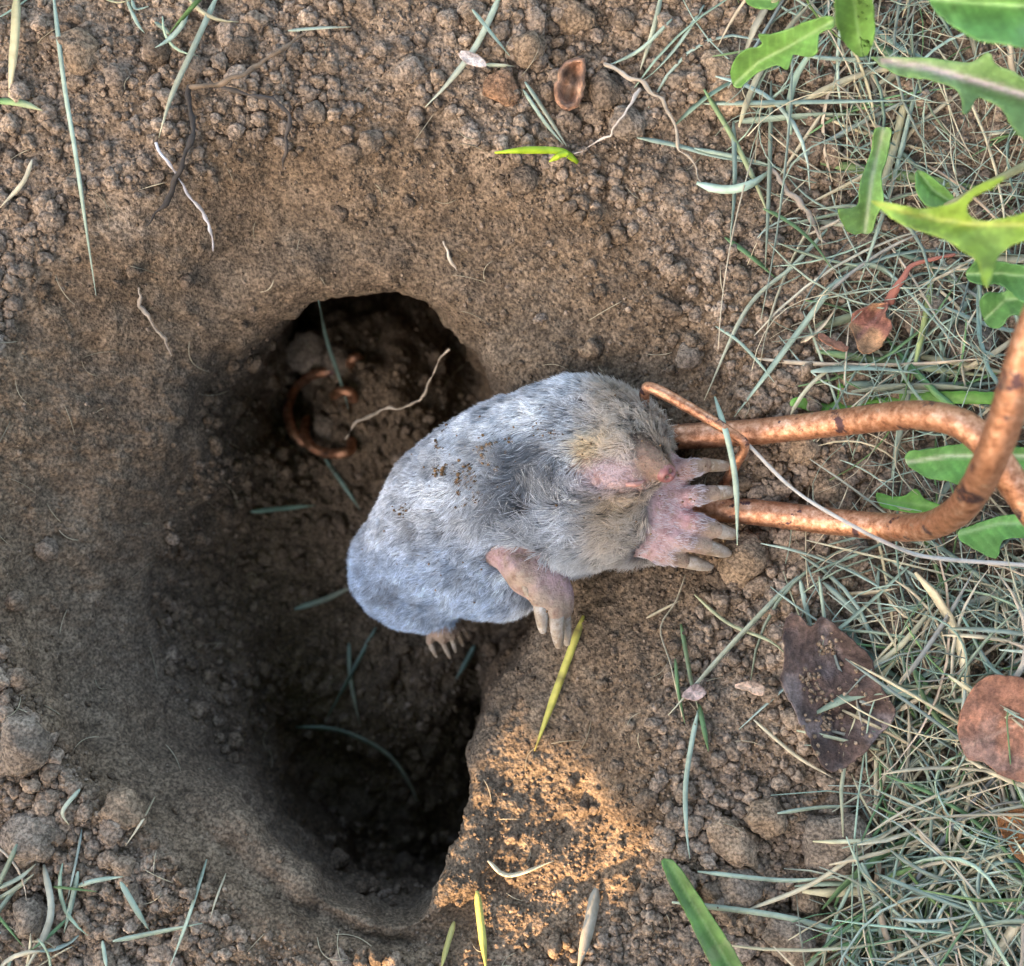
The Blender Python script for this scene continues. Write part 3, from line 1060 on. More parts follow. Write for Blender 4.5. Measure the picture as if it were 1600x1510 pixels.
# a second trap's wire spring, half buried on the floor of the hole
spring = empty('trap_spring', Vector(onto(500, 645, 0)))
tag(spring, 'copper wire spring half buried on the floor of the hole', 'spring')
so = np.array(spring.location)
for arc, lifts in ([[(520, 580), (490, 586), (463, 606), (450, 640), (456, 672), (474, 692)], [-.002, .004, .007, .007, .005, .001]],
                   [[(480, 655), (476, 678), (486, 698), (508, 708), (534, 709), (548, 702), (549, 690)], [-.002, .006, .009, .009, .006, .002, -.003]],
                   [[(522, 618), (534, 611), (548, 615), (553, 625)], [-.003, .003, .003, -.004]],
                   [[(546, 572), (550, 562), (558, 559), (563, 566)], [-.004, .002, .002, -.004]]):
    c = catmull([P(p[0], p[1], (hit(*p)[0].z + lf + .0035) * 100) for p, lf in zip(arc, lifts)], 36)
    V, F = tube_vf(c, 0.0021, 12, 0.00008)
    mesh_np('wire_coil', V - so, F, copper, spring)

# ------------------------------------------------------------------ loose crumbs (stuff) and clods one can point at


def ico(sub):
    bm = bmesh.new()
    bmesh.ops.create_icosphere(bm, subdivisions=sub, radius=1.0)
    V = np.array([v.co for v in bm.verts]); F = np.array([[v.index for v in f.verts] for f in bm.faces]); bm.free()
    return V, F


def crumb_shape(sub, seed):
    V, F = ico(sub)
    o = np.array([seed * 1.7, seed * .9, seed * 2.3])
    f, _v = worley(V * .6 + o, 2.2)
    r = 1 + .42 * fbm(V + o, .9, 2) + .34 * (rnd(f) - .5)
    V = V * r[:, None]
    if sub > 1:
        V = V + .16 * V * fbm(V + o, 3.4, 3)[:, None]
    return V, F


def rand_rot():
    q = rng.normal(size=4); q /= np.linalg.norm(q)
    return np.array(Matrix.Rotation(0, 3, 'X') if 0 else __import__('mathutils').Quaternion(q).to_matrix())


def out_amount(loc):
    d = np.array([loc[0], loc[1]]) - C0
    k = int((math.atan2(d[1], d[0]) % (2 * math.pi)) / (2 * math.pi) * NT) % NT
    r = math.hypot(*d)
    return (r - Rs[k]) / (Re[k] - Rs[k]), (r - Rl[k]) / (Rs[k] - Rl[k])


shapes = {1: [crumb_shape(1, k) for k in range(14)], 2: [crumb_shape(2, k + 20) for k in range(12)], 3: [crumb_shape(3, k + 40) for k in range(10)]}
acc = []          # (V, F, tone)


def put_crumb(store, loc, nor, r, sub, tone, sink=.35):
    V, F = shapes[sub][rng.integers(len(shapes[sub]))]
    sc = np.array([1, .75 + .4 * rng.random(), .65 + .35 * rng.random()]) * r
    v = (V * sc) @ rand_rot().T + np.array(loc) + np.array(nor) * r * (1 - sink - .35)
    store.append((v, F, np.tile(tone, (len(v), 1))))


def rand_tone():
    t = .74 + .5 * rng.random()
    g = rng.random() * .5
    return np.array([1.0, 1.0 + .05 * g, 1.0 + .16 * g]) * t


clump = lambda px, py: float(vnoise(np.array([[px * .006, py * .006, 3.3]]), 1.0)[0]) * .5 + .5
placed = 0
for k in range(90000):
    px, py = rng.uniform(-170, 1770), rng.uniform(-170, 1680)
    loc, nor = hit(px, py)
    o, inn = out_amount(loc)
    inside = inn < 0
    cl = clump(px, py)
    if o > -.10:
        dens = (.30 + .75 * cl) * min(1, .45 + (o + .1) * 6); big_ = 1.0 * (.35 + .9 * cl)
    elif inn > .25:
        dens = .42 * (inn + .1) * (1.2 if px > 520 else .4); big_ = .12
    elif inside and loc.z < -.06:
        dens = .60; big_ = .65
    else:
        dens = .22 if px > 600 else .05; big_ = .05
    if rng.random() > dens: continue
    r = .00052 * math.exp(rng.normal(0, .38)) * (.8 + .35 * big_)
    if rng.random() < .16 * big_: r = rng.uniform(.0011, .0024)
    if rng.random() < .014 * big_: r = rng.uniform(.0024, .0036)
    put_crumb(acc, loc, nor, r, 1 if r < .00085 else (2 if r < .0017 else 3), rand_tone() * (.70 if (o < -.06 and rng.random() < .85) else np.array([1.05, 1.09, 1.16])))  # crumbs in the hole darkened too, pit shade in their colour
    placed += 1
for k in range(5000):                              # and on beyond the frame
    a_, b_ = rng.uniform(-.42, .42, 2)
    if abs(a_) < .195 and abs(b_) < .185: continue
    put_crumb(acc, (a_, b_, .0035), (0, 0, 1), rng.uniform(.0006, .003), 1, rand_tone())
print('crumbs', placed)


def flush(store, name, mat, **kw):
    off = 0; Vs, Fs, Ts = [], [], []
    for v, f, t in store:
        Vs.append(v); Fs.append(f + off); Ts.append(t); off += len(v)
    return mesh_np(name, np.vstack(Vs), np.vstack(Fs), mat, tone=np.vstack(Ts), **kw)


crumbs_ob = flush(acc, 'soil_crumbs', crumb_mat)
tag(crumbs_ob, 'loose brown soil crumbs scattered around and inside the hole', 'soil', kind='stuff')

# crumbs caught in the fur
acc = []
spots = [(768, 702, 5), (760, 712, 6), (775, 722, 5), (764, 728, 4), (742, 738, 4), (694, 736, 5), (720, 742, 5), (734, 770, 7), (744, 764, 6), (728, 762, 5), (752, 774, 4),
         (800, 692, 3), (845, 676, 3), (868, 680, 3), (636, 800, 4), (700, 676, 3), (800, 760, 3), (690, 705, 3)]
for (px, py, r) in spots:
    for _ in range(20):
        a, b = px + rng.normal(0, r * 1.7), py + rng.normal(0, r * 1.5)
        loc, nor = mole_hit(a, b)
        if loc is None: continue
        put_crumb(acc, loc + nor * rng.uniform(.0008, .0022), nor, r * S0 * (.15 + .75 * rng.random() ** 2), 1, np.array([.85, .72, .55]) * rng.uniform(.6, 1.1), .3)
for _ in range(300):
    px, py = rng.uniform(570, 1140), rng.uniform(590, 1000)
    loc, nor = mole_hit(px, py)
    if loc is None: continue
    bare = px > 1030 or (py > 855 and px > 770 and px < 900 and py - 855 > (px - 770) * .1)
    if not bare and rng.random() > .45: continue
    put_crumb(acc, loc + nor * (.0001 if bare else .0022), nor, rng.uniform(.00012, .0004), 1, np.array([1.1, .95, .8]) * rng.uniform(.7, 1.2), .45)
tag(flush(acc, 'soil_specks', crumb_mat), 'specks of soil stuck on the mole', 'soil', kind='stuff')

clods = [
    (45, 1315, 33, 'rounded grey clod at the left edge just above the cut grass'),
    (38, 1166, 42, 'flat grey clod set in the left slope above the rounded clod'),
    (1306, 1322, 46, 'largest pale round clod, below the big brown dead leaf'),
    (1190, 1273, 30, 'crumbly brown clod straight below the tip of the big dead leaf'),
    (1146, 1312, 30, 'knobbly clod above the broad green blade at the bottom'),
    (1160, 868, 38, 'crumbly clod touching the claws of the spread paw'),
    (1148, 1394, 30, 'pale clod lying right of the broad green blade'),
    (1228, 1462, 32, 'pale clod near the bottom edge left of the cut grass pile'),
    (1252, 1398, 24, 'clod between two long thin blades at the lower right'),
    (1122, 108, 21, 'small round pebble-like clod beside the toothed dandelion leaf'),
    (1136, 152, 27, 'clod just under the tip of the toothed dandelion leaf'),
    (828, 78, 27, 'upright crumbly clod above and left of the reddish husk'),
    (892, 28, 23, 'clod at the top edge above the reddish husk'),
    (946, 146, 25, 'dark crumbly clod right of the reddish husk'),
    (785, 142, 22, 'reddish crumbly clod left of the reddish husk'),
    (980, 192, 20, 'angular pale stone between the husk and the crossing straws'),
    (1080, 558, 17, 'small pale pebble on the slope above the trigger wire'),
    (817, 282, 17, 'dark clod just below the bright yellow green sprout'),
    (1440, 492, 36, 'pale clod right of the curled brown leaf'),
    (1502, 540, 38, 'large pale clod left of the rising trap handle'),
    (1332, 604, 28, 'clod above the trap rod left of the dandelion leaf'),
    (1392, 588, 24, 'clod under the long green blade above the trap rod'),
    (128, 82, 27, 'rounded clod beside the long thin blade at top left'),
    (372, 78, 16, 'small knobbly clod above the dark forked root'),
    (246, 76, 18, 'small clod left of the dark forked root near the top'),
    (484, 556, 27, 'pale clod in the hole just above the copper spring'),
    (531, 566, 20, 'smaller clod in the hole right of the pale clod'),
    (513, 668, 16, 'oval pale clod lying inside the ring of copper spring'),
    (198, 1270, 27, 'low crumbly clod on the lower left slope'),
    (52, 1436, 25, 'grey clod under the cut grass in the lower left corner'),
    (1588, 1420, 32, 'pale clod at the right edge near the lower corner'),
    (1330, 858, 22, 'clod under the pale stem below the trap rod'),
    (1255, 700, 20, 'round clod lying between the two trap rods'),
    (1290, 760, 24, 'crumbly clod beside the lower trap rod'),
]
for k, (px, py, r, lab) in enumerate(clods):
    loc, nor = hit(px, py)
    V, F = crumb_shape(3, 60 + k * 1.37)
    rr = r * S0 * (H - loc.z) / H
    V = V * np.array([1, .85 + .2 * rng.random(), .72]) * rr
    f, vv = worley(V + k, 420)
    f2_, vv2 = worley(V + k, 900)
    nrmv = V / (np.linalg.norm(V, axis=1)[:, None] + 1e-9)
    V = V + nrmv * ((rnd(f) - .5) * .0016 * min(1, rr / .005) + (rnd(f2_) - .5) * .0006)[:, None]
    a = rng.random() * 6.28
    Rz = np.array([[math.cos(a), -math.sin(a), 0], [math.sin(a), math.cos(a), 0], [0, 0, 1]])
    tn = rng.uniform(.95, 1.3)
    grey_ = 'grey' in lab or 'pale' in lab
    tc_ = np.array([.86, .94, 1.06]) * tn if grey_ else np.array([1, 1, 1]) * tn
    if 'dark' in lab: tc_ = np.array([.62, .64, .68])
    if 'reddish crumbly' in lab: tc_ = np.array([1.1, .88, .78])
    o = mesh_np('soil_clod', V @ Rz.T, F, crumb_mat, tone=np.tile(tc_, (len(V), 1)) * (.75 + .5 * vv2)[:, None])
    o.location = loc + Vector((0, 0, rr * .30))
    tag(o, lab, 'clod', 'clods of earth lying on the soil')

bpy.context.view_layer.update()
CL = [(o, Vector(o.location)) for o in COL.objects if o.name.startswith('soil_clod')]


def top(px, py):
    """height of whatever lies uppermost on the ground at a photo pixel"""
    p = Vector(P(px, py, 0)); d = (p - CAM).normalized()
    z = hit(px, py)[0].z
    ok, loc, _n, _i = crumbs_ob.ray_cast(CAM, d)
    if ok and loc.z > z: z = loc.z
    for (cx, cy, r, _l), (o, cl_) in zip(clods, CL):
        if (cx - px) ** 2 + (cy - py) ** 2 < (1.5 * r) ** 2:
            ok, loc, _n, _i = o.ray_cast(CAM - cl_, d)
            if ok and loc.z + cl_.z > z: z = loc.z + cl_.z
    return z


# ------------------------------------------------------------------ grass
BG, GR, ST, YG, DG, GS, WH = (.345, .43, .345), (.18, .30, .13), (.60, .52, .37), (.50, .52, .10), (.10, .17, .11), (.36, .36, .29), (.44, .415, .39)


def lay(pts, n, lift, zs=None):
    c = catmull([list(p) + [0] for p in pts], n)[:, :2]
    if zs is not None:
        zz = np.interp(np.linspace(0, 1, n), np.linspace(0, 1, len(zs)), zs)
        return np.array([P(a, b, z) for (a, b), z in zip(c, zz)])
    z0 = np.array([top(a, b) for a, b in c]) + lift
    # a stiff stalk bridges the hollows
    z = z0.copy()
    for _ in range(40):
        zn = z.copy()
        zn[1:-1] = np.maximum(z0[1:-1], .5 * (z[:-2] + z[2:]))
        z = zn
    z = np.minimum(z, z0 + .012)
    zk = z.copy()
    for _ in range(14):
        z[1:-1] = .5 * z[1:-1] + .25 * (z[:-2] + z[2:])
    z = z + min(.0016, .8 * max(0, (z0 - z).max()))
    return np.array([P(a, b, q * 100) for (a, b), q in zip(c, z)])


def colvar(n, base, rings, end=None):
    t = np.linspace(0, 1, rings)[:, None]
    c = np.array(base) * (1 + .12 * np.sin(t * 9 + rng.random() * 6))
    if end is not None:
        c = c * (1 - t) + np.array(end) * t
    return np.repeat(c, n, 0)


blades = [
    ([(82, -20), (100, 130), (118, 240), (135, 360), (150, 462)], 7, BG, 'longest thin pale blade running down the left slope'),
    ([(342, -12), (300, 80), (268, 150), (248, 216)], 9, BG, 'long pale green blade crossing towards the dark forked root'),
    ([(450, 48), (500, 44), (548, 42)], 6, BG, 'short straight blade near the top edge right of the forked root'),
    ([(784, -12), (745, 70), (700, 130), (664, 168)], 10, BG, 'long blade lying across the pale flake at the top'),
    ([(738, 15), (770, 55), (797, 88)], 7, BG, 'short blade beside the clod left of the reddish husk'),
    ([(758, 101), (805, 104)], 6, BG, 'tiny blade at the right end of the pale flake'),
    ([(820, 128), (850, 172), (886, 230)], 7, BG, 'blade pointing down at the yellow green sprout, right one of two'),
    ([(817, 140), (852, 192), (880, 226)], 6, BG, 'blade pointing down at the yellow green sprout, left one of two'),
    ([(995, 215), (1060, 228), (1110, 242), (1200, 260)], 8, BG, 'blade lying level right of the yellow green sprout'),
    ([(1034, -10), (1020, 50), (1000, 110)], 8, BG, 'slanting blade at the top left of the dandelion leaves'),
    ([(1100, 8), (1060, 70), (1022, 112), (1000, 128)], 7, BG, 'blade crossing the slanting blade at the top edge'),
    ([(1050, 30), (1000, 78), (944, 106)], 6, BG, 'thin blade reaching left towards the reddish husk'),
    ([(1095, 162), (1250, 160), (1430, 157)], 8, BG, 'long level blade under the toothed dandelion leaf'),
    ([(1145, 191), (1265, 181), (1352, 179)], 10, BG, 'pale level blade below the long level blade'),
    ([(1146, 190), (1148, 290), (1141, 380)], 9, BG, 'upright green blade on the slope at the grass edge'),
    ([(1100, 140), (1143, 212), (1180, 285), (1206, 350)], 8, GR, 'green blade crossing the upright blade at the grass edge'),
    ([(1085, 232), (1160, 248), (1228, 266)], 7, BG, 'thin blade below the two level blades'),
    ([(1514, 134), (1431, 199), (1378, 258), (1216, 343)], 7, ST, 'long straw slanting across the upper right'),
    ([(1348, 92), (1380, 145), (1413, 194)], 6, ST, 'short straw below the smooth green leaf tip'),
    ([(1436, 120), (1391, 298), (1335, 466)], 7, BG, 'long thin blade running down over the lobed leaf'),
    ([(1252, -12), (1285, 28), (1312, 56)], 6, ST, 'short straw at the top edge beside the smooth leaf'),
    ([(1285, 176), (1250, 228), (1212, 284)], 6, ST, 'pale straw crossing the two level blades'),
    ([(1133, 371), (1175, 402), (1214, 436)], 9, GR, 'short green blade alone on the right slope'),
    ([(1312, 432), (1230, 542), (1147, 652)], 10, BG, 'straight blue green blade pointing down at the trigger wire'),
    ([(1300, 350), (1240, 415), (1167, 483), (1100, 626)], 7, BG, 'long blade bending down along the right slope'),
    ([(1118, 510), (1152, 532), (1185, 566), (1210, 598)], 5, BG, 'thin blade crossing the long bending blade'),
    ([(1276, 549), (1412, 570), (1562, 590)], 12, GR, 'broad green blade level above the trap rod'),
    ([(1458, 417), (1444, 505), (1422, 602)], 9, (.34, .40, .16), 'yellowish blade standing over the pale clod'),
    ([(1530, 444), (1475, 520), (1432, 570)], 10, BG, 'blue green blade beside the large pale clod'),
    ([(1328, 599), (1412, 608), (1562, 598)], 15, BG, 'wide pale blade right above the trap rod'),
    ([(1600, 520), (1540, 560), (1465, 600)], 10, ST, 'pale straw ending left of the trap handle'),
    ([(1178, 1125), (1244, 1181), (1302, 1216)], 6, ST, 'straw under the lower left side of the big dead leaf'),
    ([(1247, 900), (1152, 998), (1044, 1118)], 9, BG, 'long straight blade slanting down left of the big dead leaf'),
    ([(1091, 1110), (1080, 1165), (1071, 1231), (1073, 1300), (1078, 1342)], 8, BG, 'long thin blade hanging down the lower right slope'),
    ([(1064, 975), (1080, 1064), (1091, 1108)], 8, GR, 'narrow green blade ending at the small torn leaf bit'),
    ([(1092, 1100), (1107, 1174)], 9, GR, 'short green blade beside the long hanging blade'),
    ([(1055, 1030), (1060, 1080), (1070, 1130)], 6, GR, 'thin green blade left of the small torn leaf bit'),
    ([(1071, 898), (1056, 940), (1032, 982), (1048, 1038), (1066, 1120)], 3.4, ST, 'hair thin stalk curving left of the small torn leaf bit'),
    ([(1085, 929), (1138, 974), (1205, 1003), (1242, 1037)], 6, (.44, .44, .26), 'bent straw touching the left side of the big dead leaf'),
    ([(1010, 966), (1064, 938)], 4.5, ST, 'short straw crossing the hair thin stalk'),
    ([(1090, 1362), (1229, 1376), (1330, 1368)], 7, BG, 'level blade above the pale clod by the broad green blade'),
    ([(1050, 1410), (1208, 1430), (1313, 1455), (1405, 1478)], 10, BG, 'long blade passing under the broad green blade'),
    ([(1163, 1424), (1271, 1380), (1375, 1309), (1475, 1253)], 7, ST, 'long straw arching over the largest clod'),
    ([(1215, 1271), (1280, 1262), (1352, 1260)], 7, BG, 'level blade above the largest clod'),
    ([(1602, 1062), (1459, 1172), (1300, 1269)], 11, BG, 'longest blue blade slanting over the grass pile below the dead leaf'),
    ([(1286, 910), (1334, 955), (1417, 1060)], 10, BG, 'blade crossing the upper right corner of the big dead leaf'),
    ([(1320, 974), (1354, 1026), (1420, 1075), (1502, 1124)], 15, (.22, .33, .26), 'wide dull green blade over the right side of the big dead leaf'),
    ([(1250, 905), (1262, 960), (1275, 1004)], 8, BG, 'blade pointing down on the top of the big dead leaf'),
    ([(1288, 1030), (1340, 1026), (1405, 1026)], 9, (.42, .48, .42), 'frayed pale blade lying on the big dead leaf'),
    ([(1369, 1282), (1371, 1172), (1392, 1155), (1471, 1118)], 7, ST, 'bent straw with a corner right of the big dead leaf'),
    ([(1356, 1072), (1480, 1074), (1604, 1068)], 6, (.42, .44, .26), 'thin level straw above the smooth red brown leaf'),
    ([(1606, 918), (1521, 942), (1484, 972), (1463, 1047), (1434, 1166)], 13, GS, 'thick grey straw bending down right of the big dead leaf'),
    ([(242, 1245), (220, 1286), (196, 1322)], 5, ST, 'thin straw on the lower left slope pointing at the hole'),
    ([(323, 1343), (297, 1426), (264, 1516)], 7, BG, 'long blade slanting to the bottom edge at lower left'),
    ([(176, 1471), (250, 1456), (316, 1443)], 8, BG, 'level blade crossing the long slanting blade at lower left'),
    ([(188, 1378), (212, 1420), (233, 1454)], 9, BG, 'blade ending at the level blade at lower left'),
    ([(122, 1362), (112, 1410), (100, 1458)], 8, BG, 'upright blade left of the crossing blades at lower left'),
    ([(160, 1470), (167, 1516)], 7, BG, 'stub of blade at the bottom edge, lower left'),
    ([(68, 1351), (80, 1416), (70, 1460), (40, 1516)], 11, GS, 'thick grey stalk curving below the rounded grey clod'),
    ([(-8, 1408), (25, 1388), (53, 1366)], 8, BG, 'upper blade of the cut tuft at the left edge'),
    ([(-8, 1390), (30, 1372), (56, 1350)], 7, BG, 'second blade of the cut tuft at the left edge'),
    ([(353, 1365), (340, 1398), (328, 1436)], 3.5, ST, 'hair thin straw right of the long slanting blade'),
    ([(125, 1233), (98, 1268), (108, 1290)], 7, BG, 'curled blade on the lower left slope above the straw'),
    ([(118, 1386), (150, 1376), (192, 1370)], 7, BG, 'short level blade joining the lower left tuft'),
    ([(932, 1388), (922, 1440), (903, 1516)], 19, (.46, .40, .31), 'flat grey straw standing at the bottom edge'),
    ([(745, 1392), (752, 1450), (760, 1518)], 12, (.56, .50, .13), 'yellow pointed blade at the bottom edge in the sun patch'),
    ([(710, 1440), (698, 1480), (688, 1518)], 9, (.46, .42, .15), 'dull yellow blade left of the pointed yellow blade'),
    ([(762, 1345), (796, 1368), (866, 1345)], 7, ST, 'bent pale straw lying in the sun patch'),
    ([(463, 1136), (530, 1142), (600, 1175), (640, 1225), (668, 1292)], 8, (.20, .30, .26), 'long curved blade lying deep in the hole'),
    ([(545, 1005), (548, 1060), (562, 1132)], 7, (.2, .3, .26), 'thin blade in the hole above the long curved blade'),
    ([(588, 980), (548, 1055), (508, 1128)], 7, (.2, .3, .26), 'thin blade in the hole crossing the other thin blade'),
    ([(742, 1008), (728, 1036), (712, 1062)], 8, (.2, .3, .26), 'blade in the hole right of the hind foot'),
    ([(460, 952), (510, 936), (556, 914)], 9, (.2, .3, .26), 'blade in the hole reaching to the rump of the mole'),
    ([(392, 800), (440, 795), (492, 790)], 8, (.2, .32, .26), 'level blade deep in the hole left of the mole'),
    ([(505, 712), (535, 755), (562, 796)], 7, (.2, .3, .26), 'blade in the hole below the copper spring'),
    ([(497, 470), (510, 530), (530, 590), (545, 640)], 6, (.2, .3, .26), 'blade hanging into the dark tunnel over the spring'),
    ([(26, -10), (23, 60), (14, 152)], 15, (.50, .45, .24), 'wide yellowish straw at the top left corner'),
    ([(-8, 157), (35, 162), (66, 173)], 11, (.15, .30, .09), 'short fresh green blade at the left edge'),
    ([(50, 250), (36, 285), (0, 325)], 7, ST, 'pale straw at the left edge above the slope'),
    ([(206, 0), (212, 14), (232, 10)], 6, BG, 'curled blade end at the top edge, left'),
    ([(198, 0), (214, 36), (226, 52)], 6, BG, 'short blade at the top edge between two clods'),
    ([(912, 962), (880, 1050), (835, 1174)], 12, (.50, .46, .10), 'yellow striped blade standing below the hanging paw'),
]
for pts, w, c, lab in blades:
    n = max(14, int(sum(math.dist(a, b) for a, b in zip(pts[:-1], pts[1:])) / 12))
    ln_ = lay(pts, n, .0006)
    tw = (rng.uniform(-.5, .5) + np.linspace(0, rng.uniform(-.9, .9), n)) * (1 if w < 10.5 else .25)
    zm = float(np.median(ln_[:, 2]))
    V, F = blade_vf(ln_, w * S0 * (H - zm) / H, tw, fold=.45, thick=.0002)
    o0 = ln_[0]
    if lab.startswith('yellow striped'):
        t = np.linspace(0, 1, n)[:, None]
        cc = np.repeat(np.where((np.sin(t * 60 + 2 * np.sin(t * 23)) > .55), np.array([[.22, .19, .05]]), np.array([c])), 4, 0)
    else:
        cc = colvar(4, c, n, end=np.array(c) * .4 + np.array(ST) * .6 if rng.random() < .35 else None)
    ob = mesh_np('straw' if 'straw' in lab else 'grass_clipping', V - o0, F, grass_m, smooth=True, col=cc)
    ob.location = o0
    tag(ob, lab, 'straw' if 'straw' in lab else 'grass', 'single blades lying on the soil')

# blade bridging the trigger wire and the claws, and the long pale stem
ln_ = lay([(1117, 620), (1138, 690), (1150, 760), (1152, 852)], 24, 0, zs=[.4, 1.5, 1.25, 1.0, .3])
V, F = blade_vf(ln_, 9 * S0, np.linspace(.2, -.3, 24), fold=.4)
ob = mesh_np('grass_clipping', V - ln_[0], F, grass_m, col=colvar(4, (.42, .52, .42), 24)); ob.location = ln_[0]
tag(ob, 'blade lying across the trigger wire and over the claws', 'grass', 'single blades lying on the soil')
ln_ = lay([(1168, 694), (1240, 765), (1320, 815), (1400, 855), (1460, 872), (1610, 884)], 50, 0, zs=[.6, .9, 1.35, 2.1, 2.6, 2.4, 1.4, 1.0, 1.0, 1.2])
V, F = tube_vf(ln_, np.linspace(.00055, .0007, 50), 8, .0001)
ob = mesh_np('dry_stem', V - ln_[0], F, root_m, col=np.tile(WH, (len(V), 1))); ob.location = ln_[0]
tag(ob, 'long thin whitish stem crossing over the lower trap rod', 'stem')

# yellow green sprout
sp = tag(empty('grass_sprout', Vector(onto(902, 254, 0))), 'bright yellow green sprout growing from the upper slope', 'sprout')
spo = np.array(sp.location)
for pts, w, zs in (([(903, 255), (890, 244), (872, 236), (820, 235), (773, 239)], 11, [0, .5, .8, .9, .7]), ([(888, 240), (875, 243), (858, 253)], 9, [.5, .55, .4])):
    zb = spo[2] * 100
    ln_ = lay(pts, 18, 0, zs=[zb + .1 + z for z in zs])
    V, F = blade_vf(ln_, w * S0, np.linspace(0, .3, 18), fold=.35, tip0=.5, tip1=.25)
    mesh_np('leaf', V - spo, F, leaf_m, sp, col=colvar(4, (.45, .62, .04), 18))

# the mown grass that nobody could count
gx = [0, 150, 300, 480, 600, 760, 900, 1050, 1250, 1400, 1510, 1700]
gb = [1130, 1150, 1140, 1215, 1240, 1230, 1240, 1330, 1385, 1340, 1310, 1300]
store = []


def rand_blade(px, py, L, w, ang, col, pile, arch=.0, stiff=True):
    p0 = np.array([px, py]); d = np.array([math.cos(ang), math.sin(ang)])
    pr = np.array([-d[1], d[0]])
    k = 8
    b = rng.normal(0, .13)
    pts = [p0 + d * L * (t - .5) + pr * L * b * (4 * t * (1 - t)) for t in np.linspace(0, 1, k)]
    z = np.array([top(a, b_) for a, b_ in pts])
    for _ in range(3):
        z[1:-1] = np.maximum(z[1:-1], .5 * (z[:-2] + z[2:]))
    z = z + .0004 + pile + np.linspace(0, 1, k) * rng.uniform(-.4, .6) * min(pile, .006)
    z = np.maximum(z, .5 * z + .5 * z.max() - .004)
    c = np.array([P(a, b_, q * 100) for (a, b_), q in zip(pts, z)])
    V, F = blade_vf(c, w, rng.uniform(-.7, .7) + np.linspace(0, rng.uniform(-1, 1), k), fold=.45, thick=.00018)
    store.append((V, F, np.repeat(np.tile(np.array(col), (k, 1)) * (1 + .12 * rng.normal(size=(k, 1))), 4, 0)))


def pick():
    u = rng.random()
    if u < .46: c = np.array(BG) * rng.uniform(.55, 1.25)
    elif u < .78: c = np.array(ST) * rng.uniform(.7, 1.15)
    elif u < .92: c = np.array(GR) * rng.uniform(.7, 1.3)
    else: c = np.array(GS) * rng.uniform(.7, 1.1)
    return c * np.array([1, 1, 1]) + rng.normal(0, .015, 3)


cnt = 0
for _ in range(9000):
    px, py = rng.uniform(1080, 1790), rng.uniform(-180, 1690)
    bx = np.interp(py, gx, gb)
    e = (px - bx) / 170
    low_ = sstep(880, 1050, py)
    dn = np.clip(e + .25, 0, 1) * (.125 + .62 * low_)
    dn *= (.35 + 1.1 * clump(px + 400, py + 90))
    if px > 1230 and 660 < py < 830: dn *= .45
    if 1440 < px < 1640 and 1030 < py < 1240: dn *= .30
    if 1215 < px < 1400 and 970 < py < 1190: dn *= .35
    if rng.random() > dn: continue
    L = rng.uniform(70, 300) * (1 if rng.random() < .75 else 1.6)
    base_ang = rng.choice([-.9, -.3, .2, .9, 1.5]) + rng.normal(0, .35)
    rand_blade(px, py, L, rng.choice([.0006, .0009, .0012, .0017, .0026], p=[.3, .3, .22, .13, .05]) * rng.uniform(.8, 1.2), base_ang, np.clip(pick(), .03, .8), rng.uniform(0, .003 + .009 * low_ * min(1, max(e, 0))))
    cnt += 1
for _ in range(1500):                                   # the mown grass goes on beyond the frame
    px, py = rng.uniform(1300, 2500), rng.uniform(-700, 2200)
    if px < 1770 and -160 < py < 1670: continue
    rand_blade(px, py, rng.uniform(90, 340), rng.uniform(.0006, .0016), rng.uniform(0, 3.1), np.clip(pick(), .03, .8), rng.uniform(0, .005))
for _ in range(1500):                                   # fine dead threads of the thatch
    px, py = rng.uniform(1120, 1780), rng.uniform(-170, 1680)
    bx = np.interp(py, gx, gb)
    if rng.random() > np.clip((px - bx) / 200 + .1, 0, .9): continue
    if 1440 < px < 1640 and 1030 < py < 1240 and rng.random() < .8: continue
    rand_blade(px, py, rng.uniform(40, 190), rng.uniform(.00022, .0005), rng.uniform(0, 3.1), np.clip(np.array(ST if rng.random() < .4 else BG) * rng.uniform(.6, 1.15), .03, .8), rng.uniform(0, .006))
for _ in range(90):                                     # bits at the top left and bottom left
    if rng.random() < .5: px, py = rng.uniform(-160, 330), rng.uniform(-170, 60)
    else: px, py = rng.uniform(-170, 130), rng.uniform(1340, 1680)
    rand_blade(px, py, rng.uniform(30, 130), rng.uniform(.0007, .0016), rng.uniform(0, 3.1), np.clip(pick(), .03, .8), rng.uniform(0, .002))
for _ in range(170):                                    # short fibres and rootlets everywhere on the soil
    px, py = rng.uniform(-150, 1300), rng.uniform(-150, 1650)
    rand_blade(px, py, rng.uniform(10, 60), rng.uniform(.00015, .00035), rng.uniform(0, 3.1), np.array(ST) * rng.uniform(.35, .9), 0)
# upright grass just beyond the lower edge, streaking the patch of sun
for _ in range(20):
    bx_, by_ = rng.uniform(-.13, .05), rng.uniform(-.30, -.19)
    hgt = rng.uniform(.02, .075)
    lean = rng.uniform(.4, 1.6) * rng.choice([-1, 1, 1])
    k = 8
    t = np.linspace(0, 1, k)
    c = np.stack([bx_ + lean * hgt * t ** 1.5, by_ + rng.uniform(-.01, .01) * t, hgt * (t - .28 * t * t) * 1.3], -1)
    V, F = blade_vf(c, rng.uniform(.0012, .0028), np.full(k, rng.uniform(-.6, .6)), fold=.3)
    store.append((V, F, np.tile(np.array(GR) * rng.uniform(.7, 1.2), (len(V), 1))))
off = 0; Vs, Fs, Cs = [], [], []
for v, f, t in store:
    Vs.append(v); Fs.append(f + off); Cs.append(t); off += len(v)
tag(mesh_np('cut_grass', np.vstack(Vs), np.vstack(Fs), grass_m, col=np.vstack(Cs)), 'dried blue green mown grass strewn over the right side', 'grass', kind='stuff')
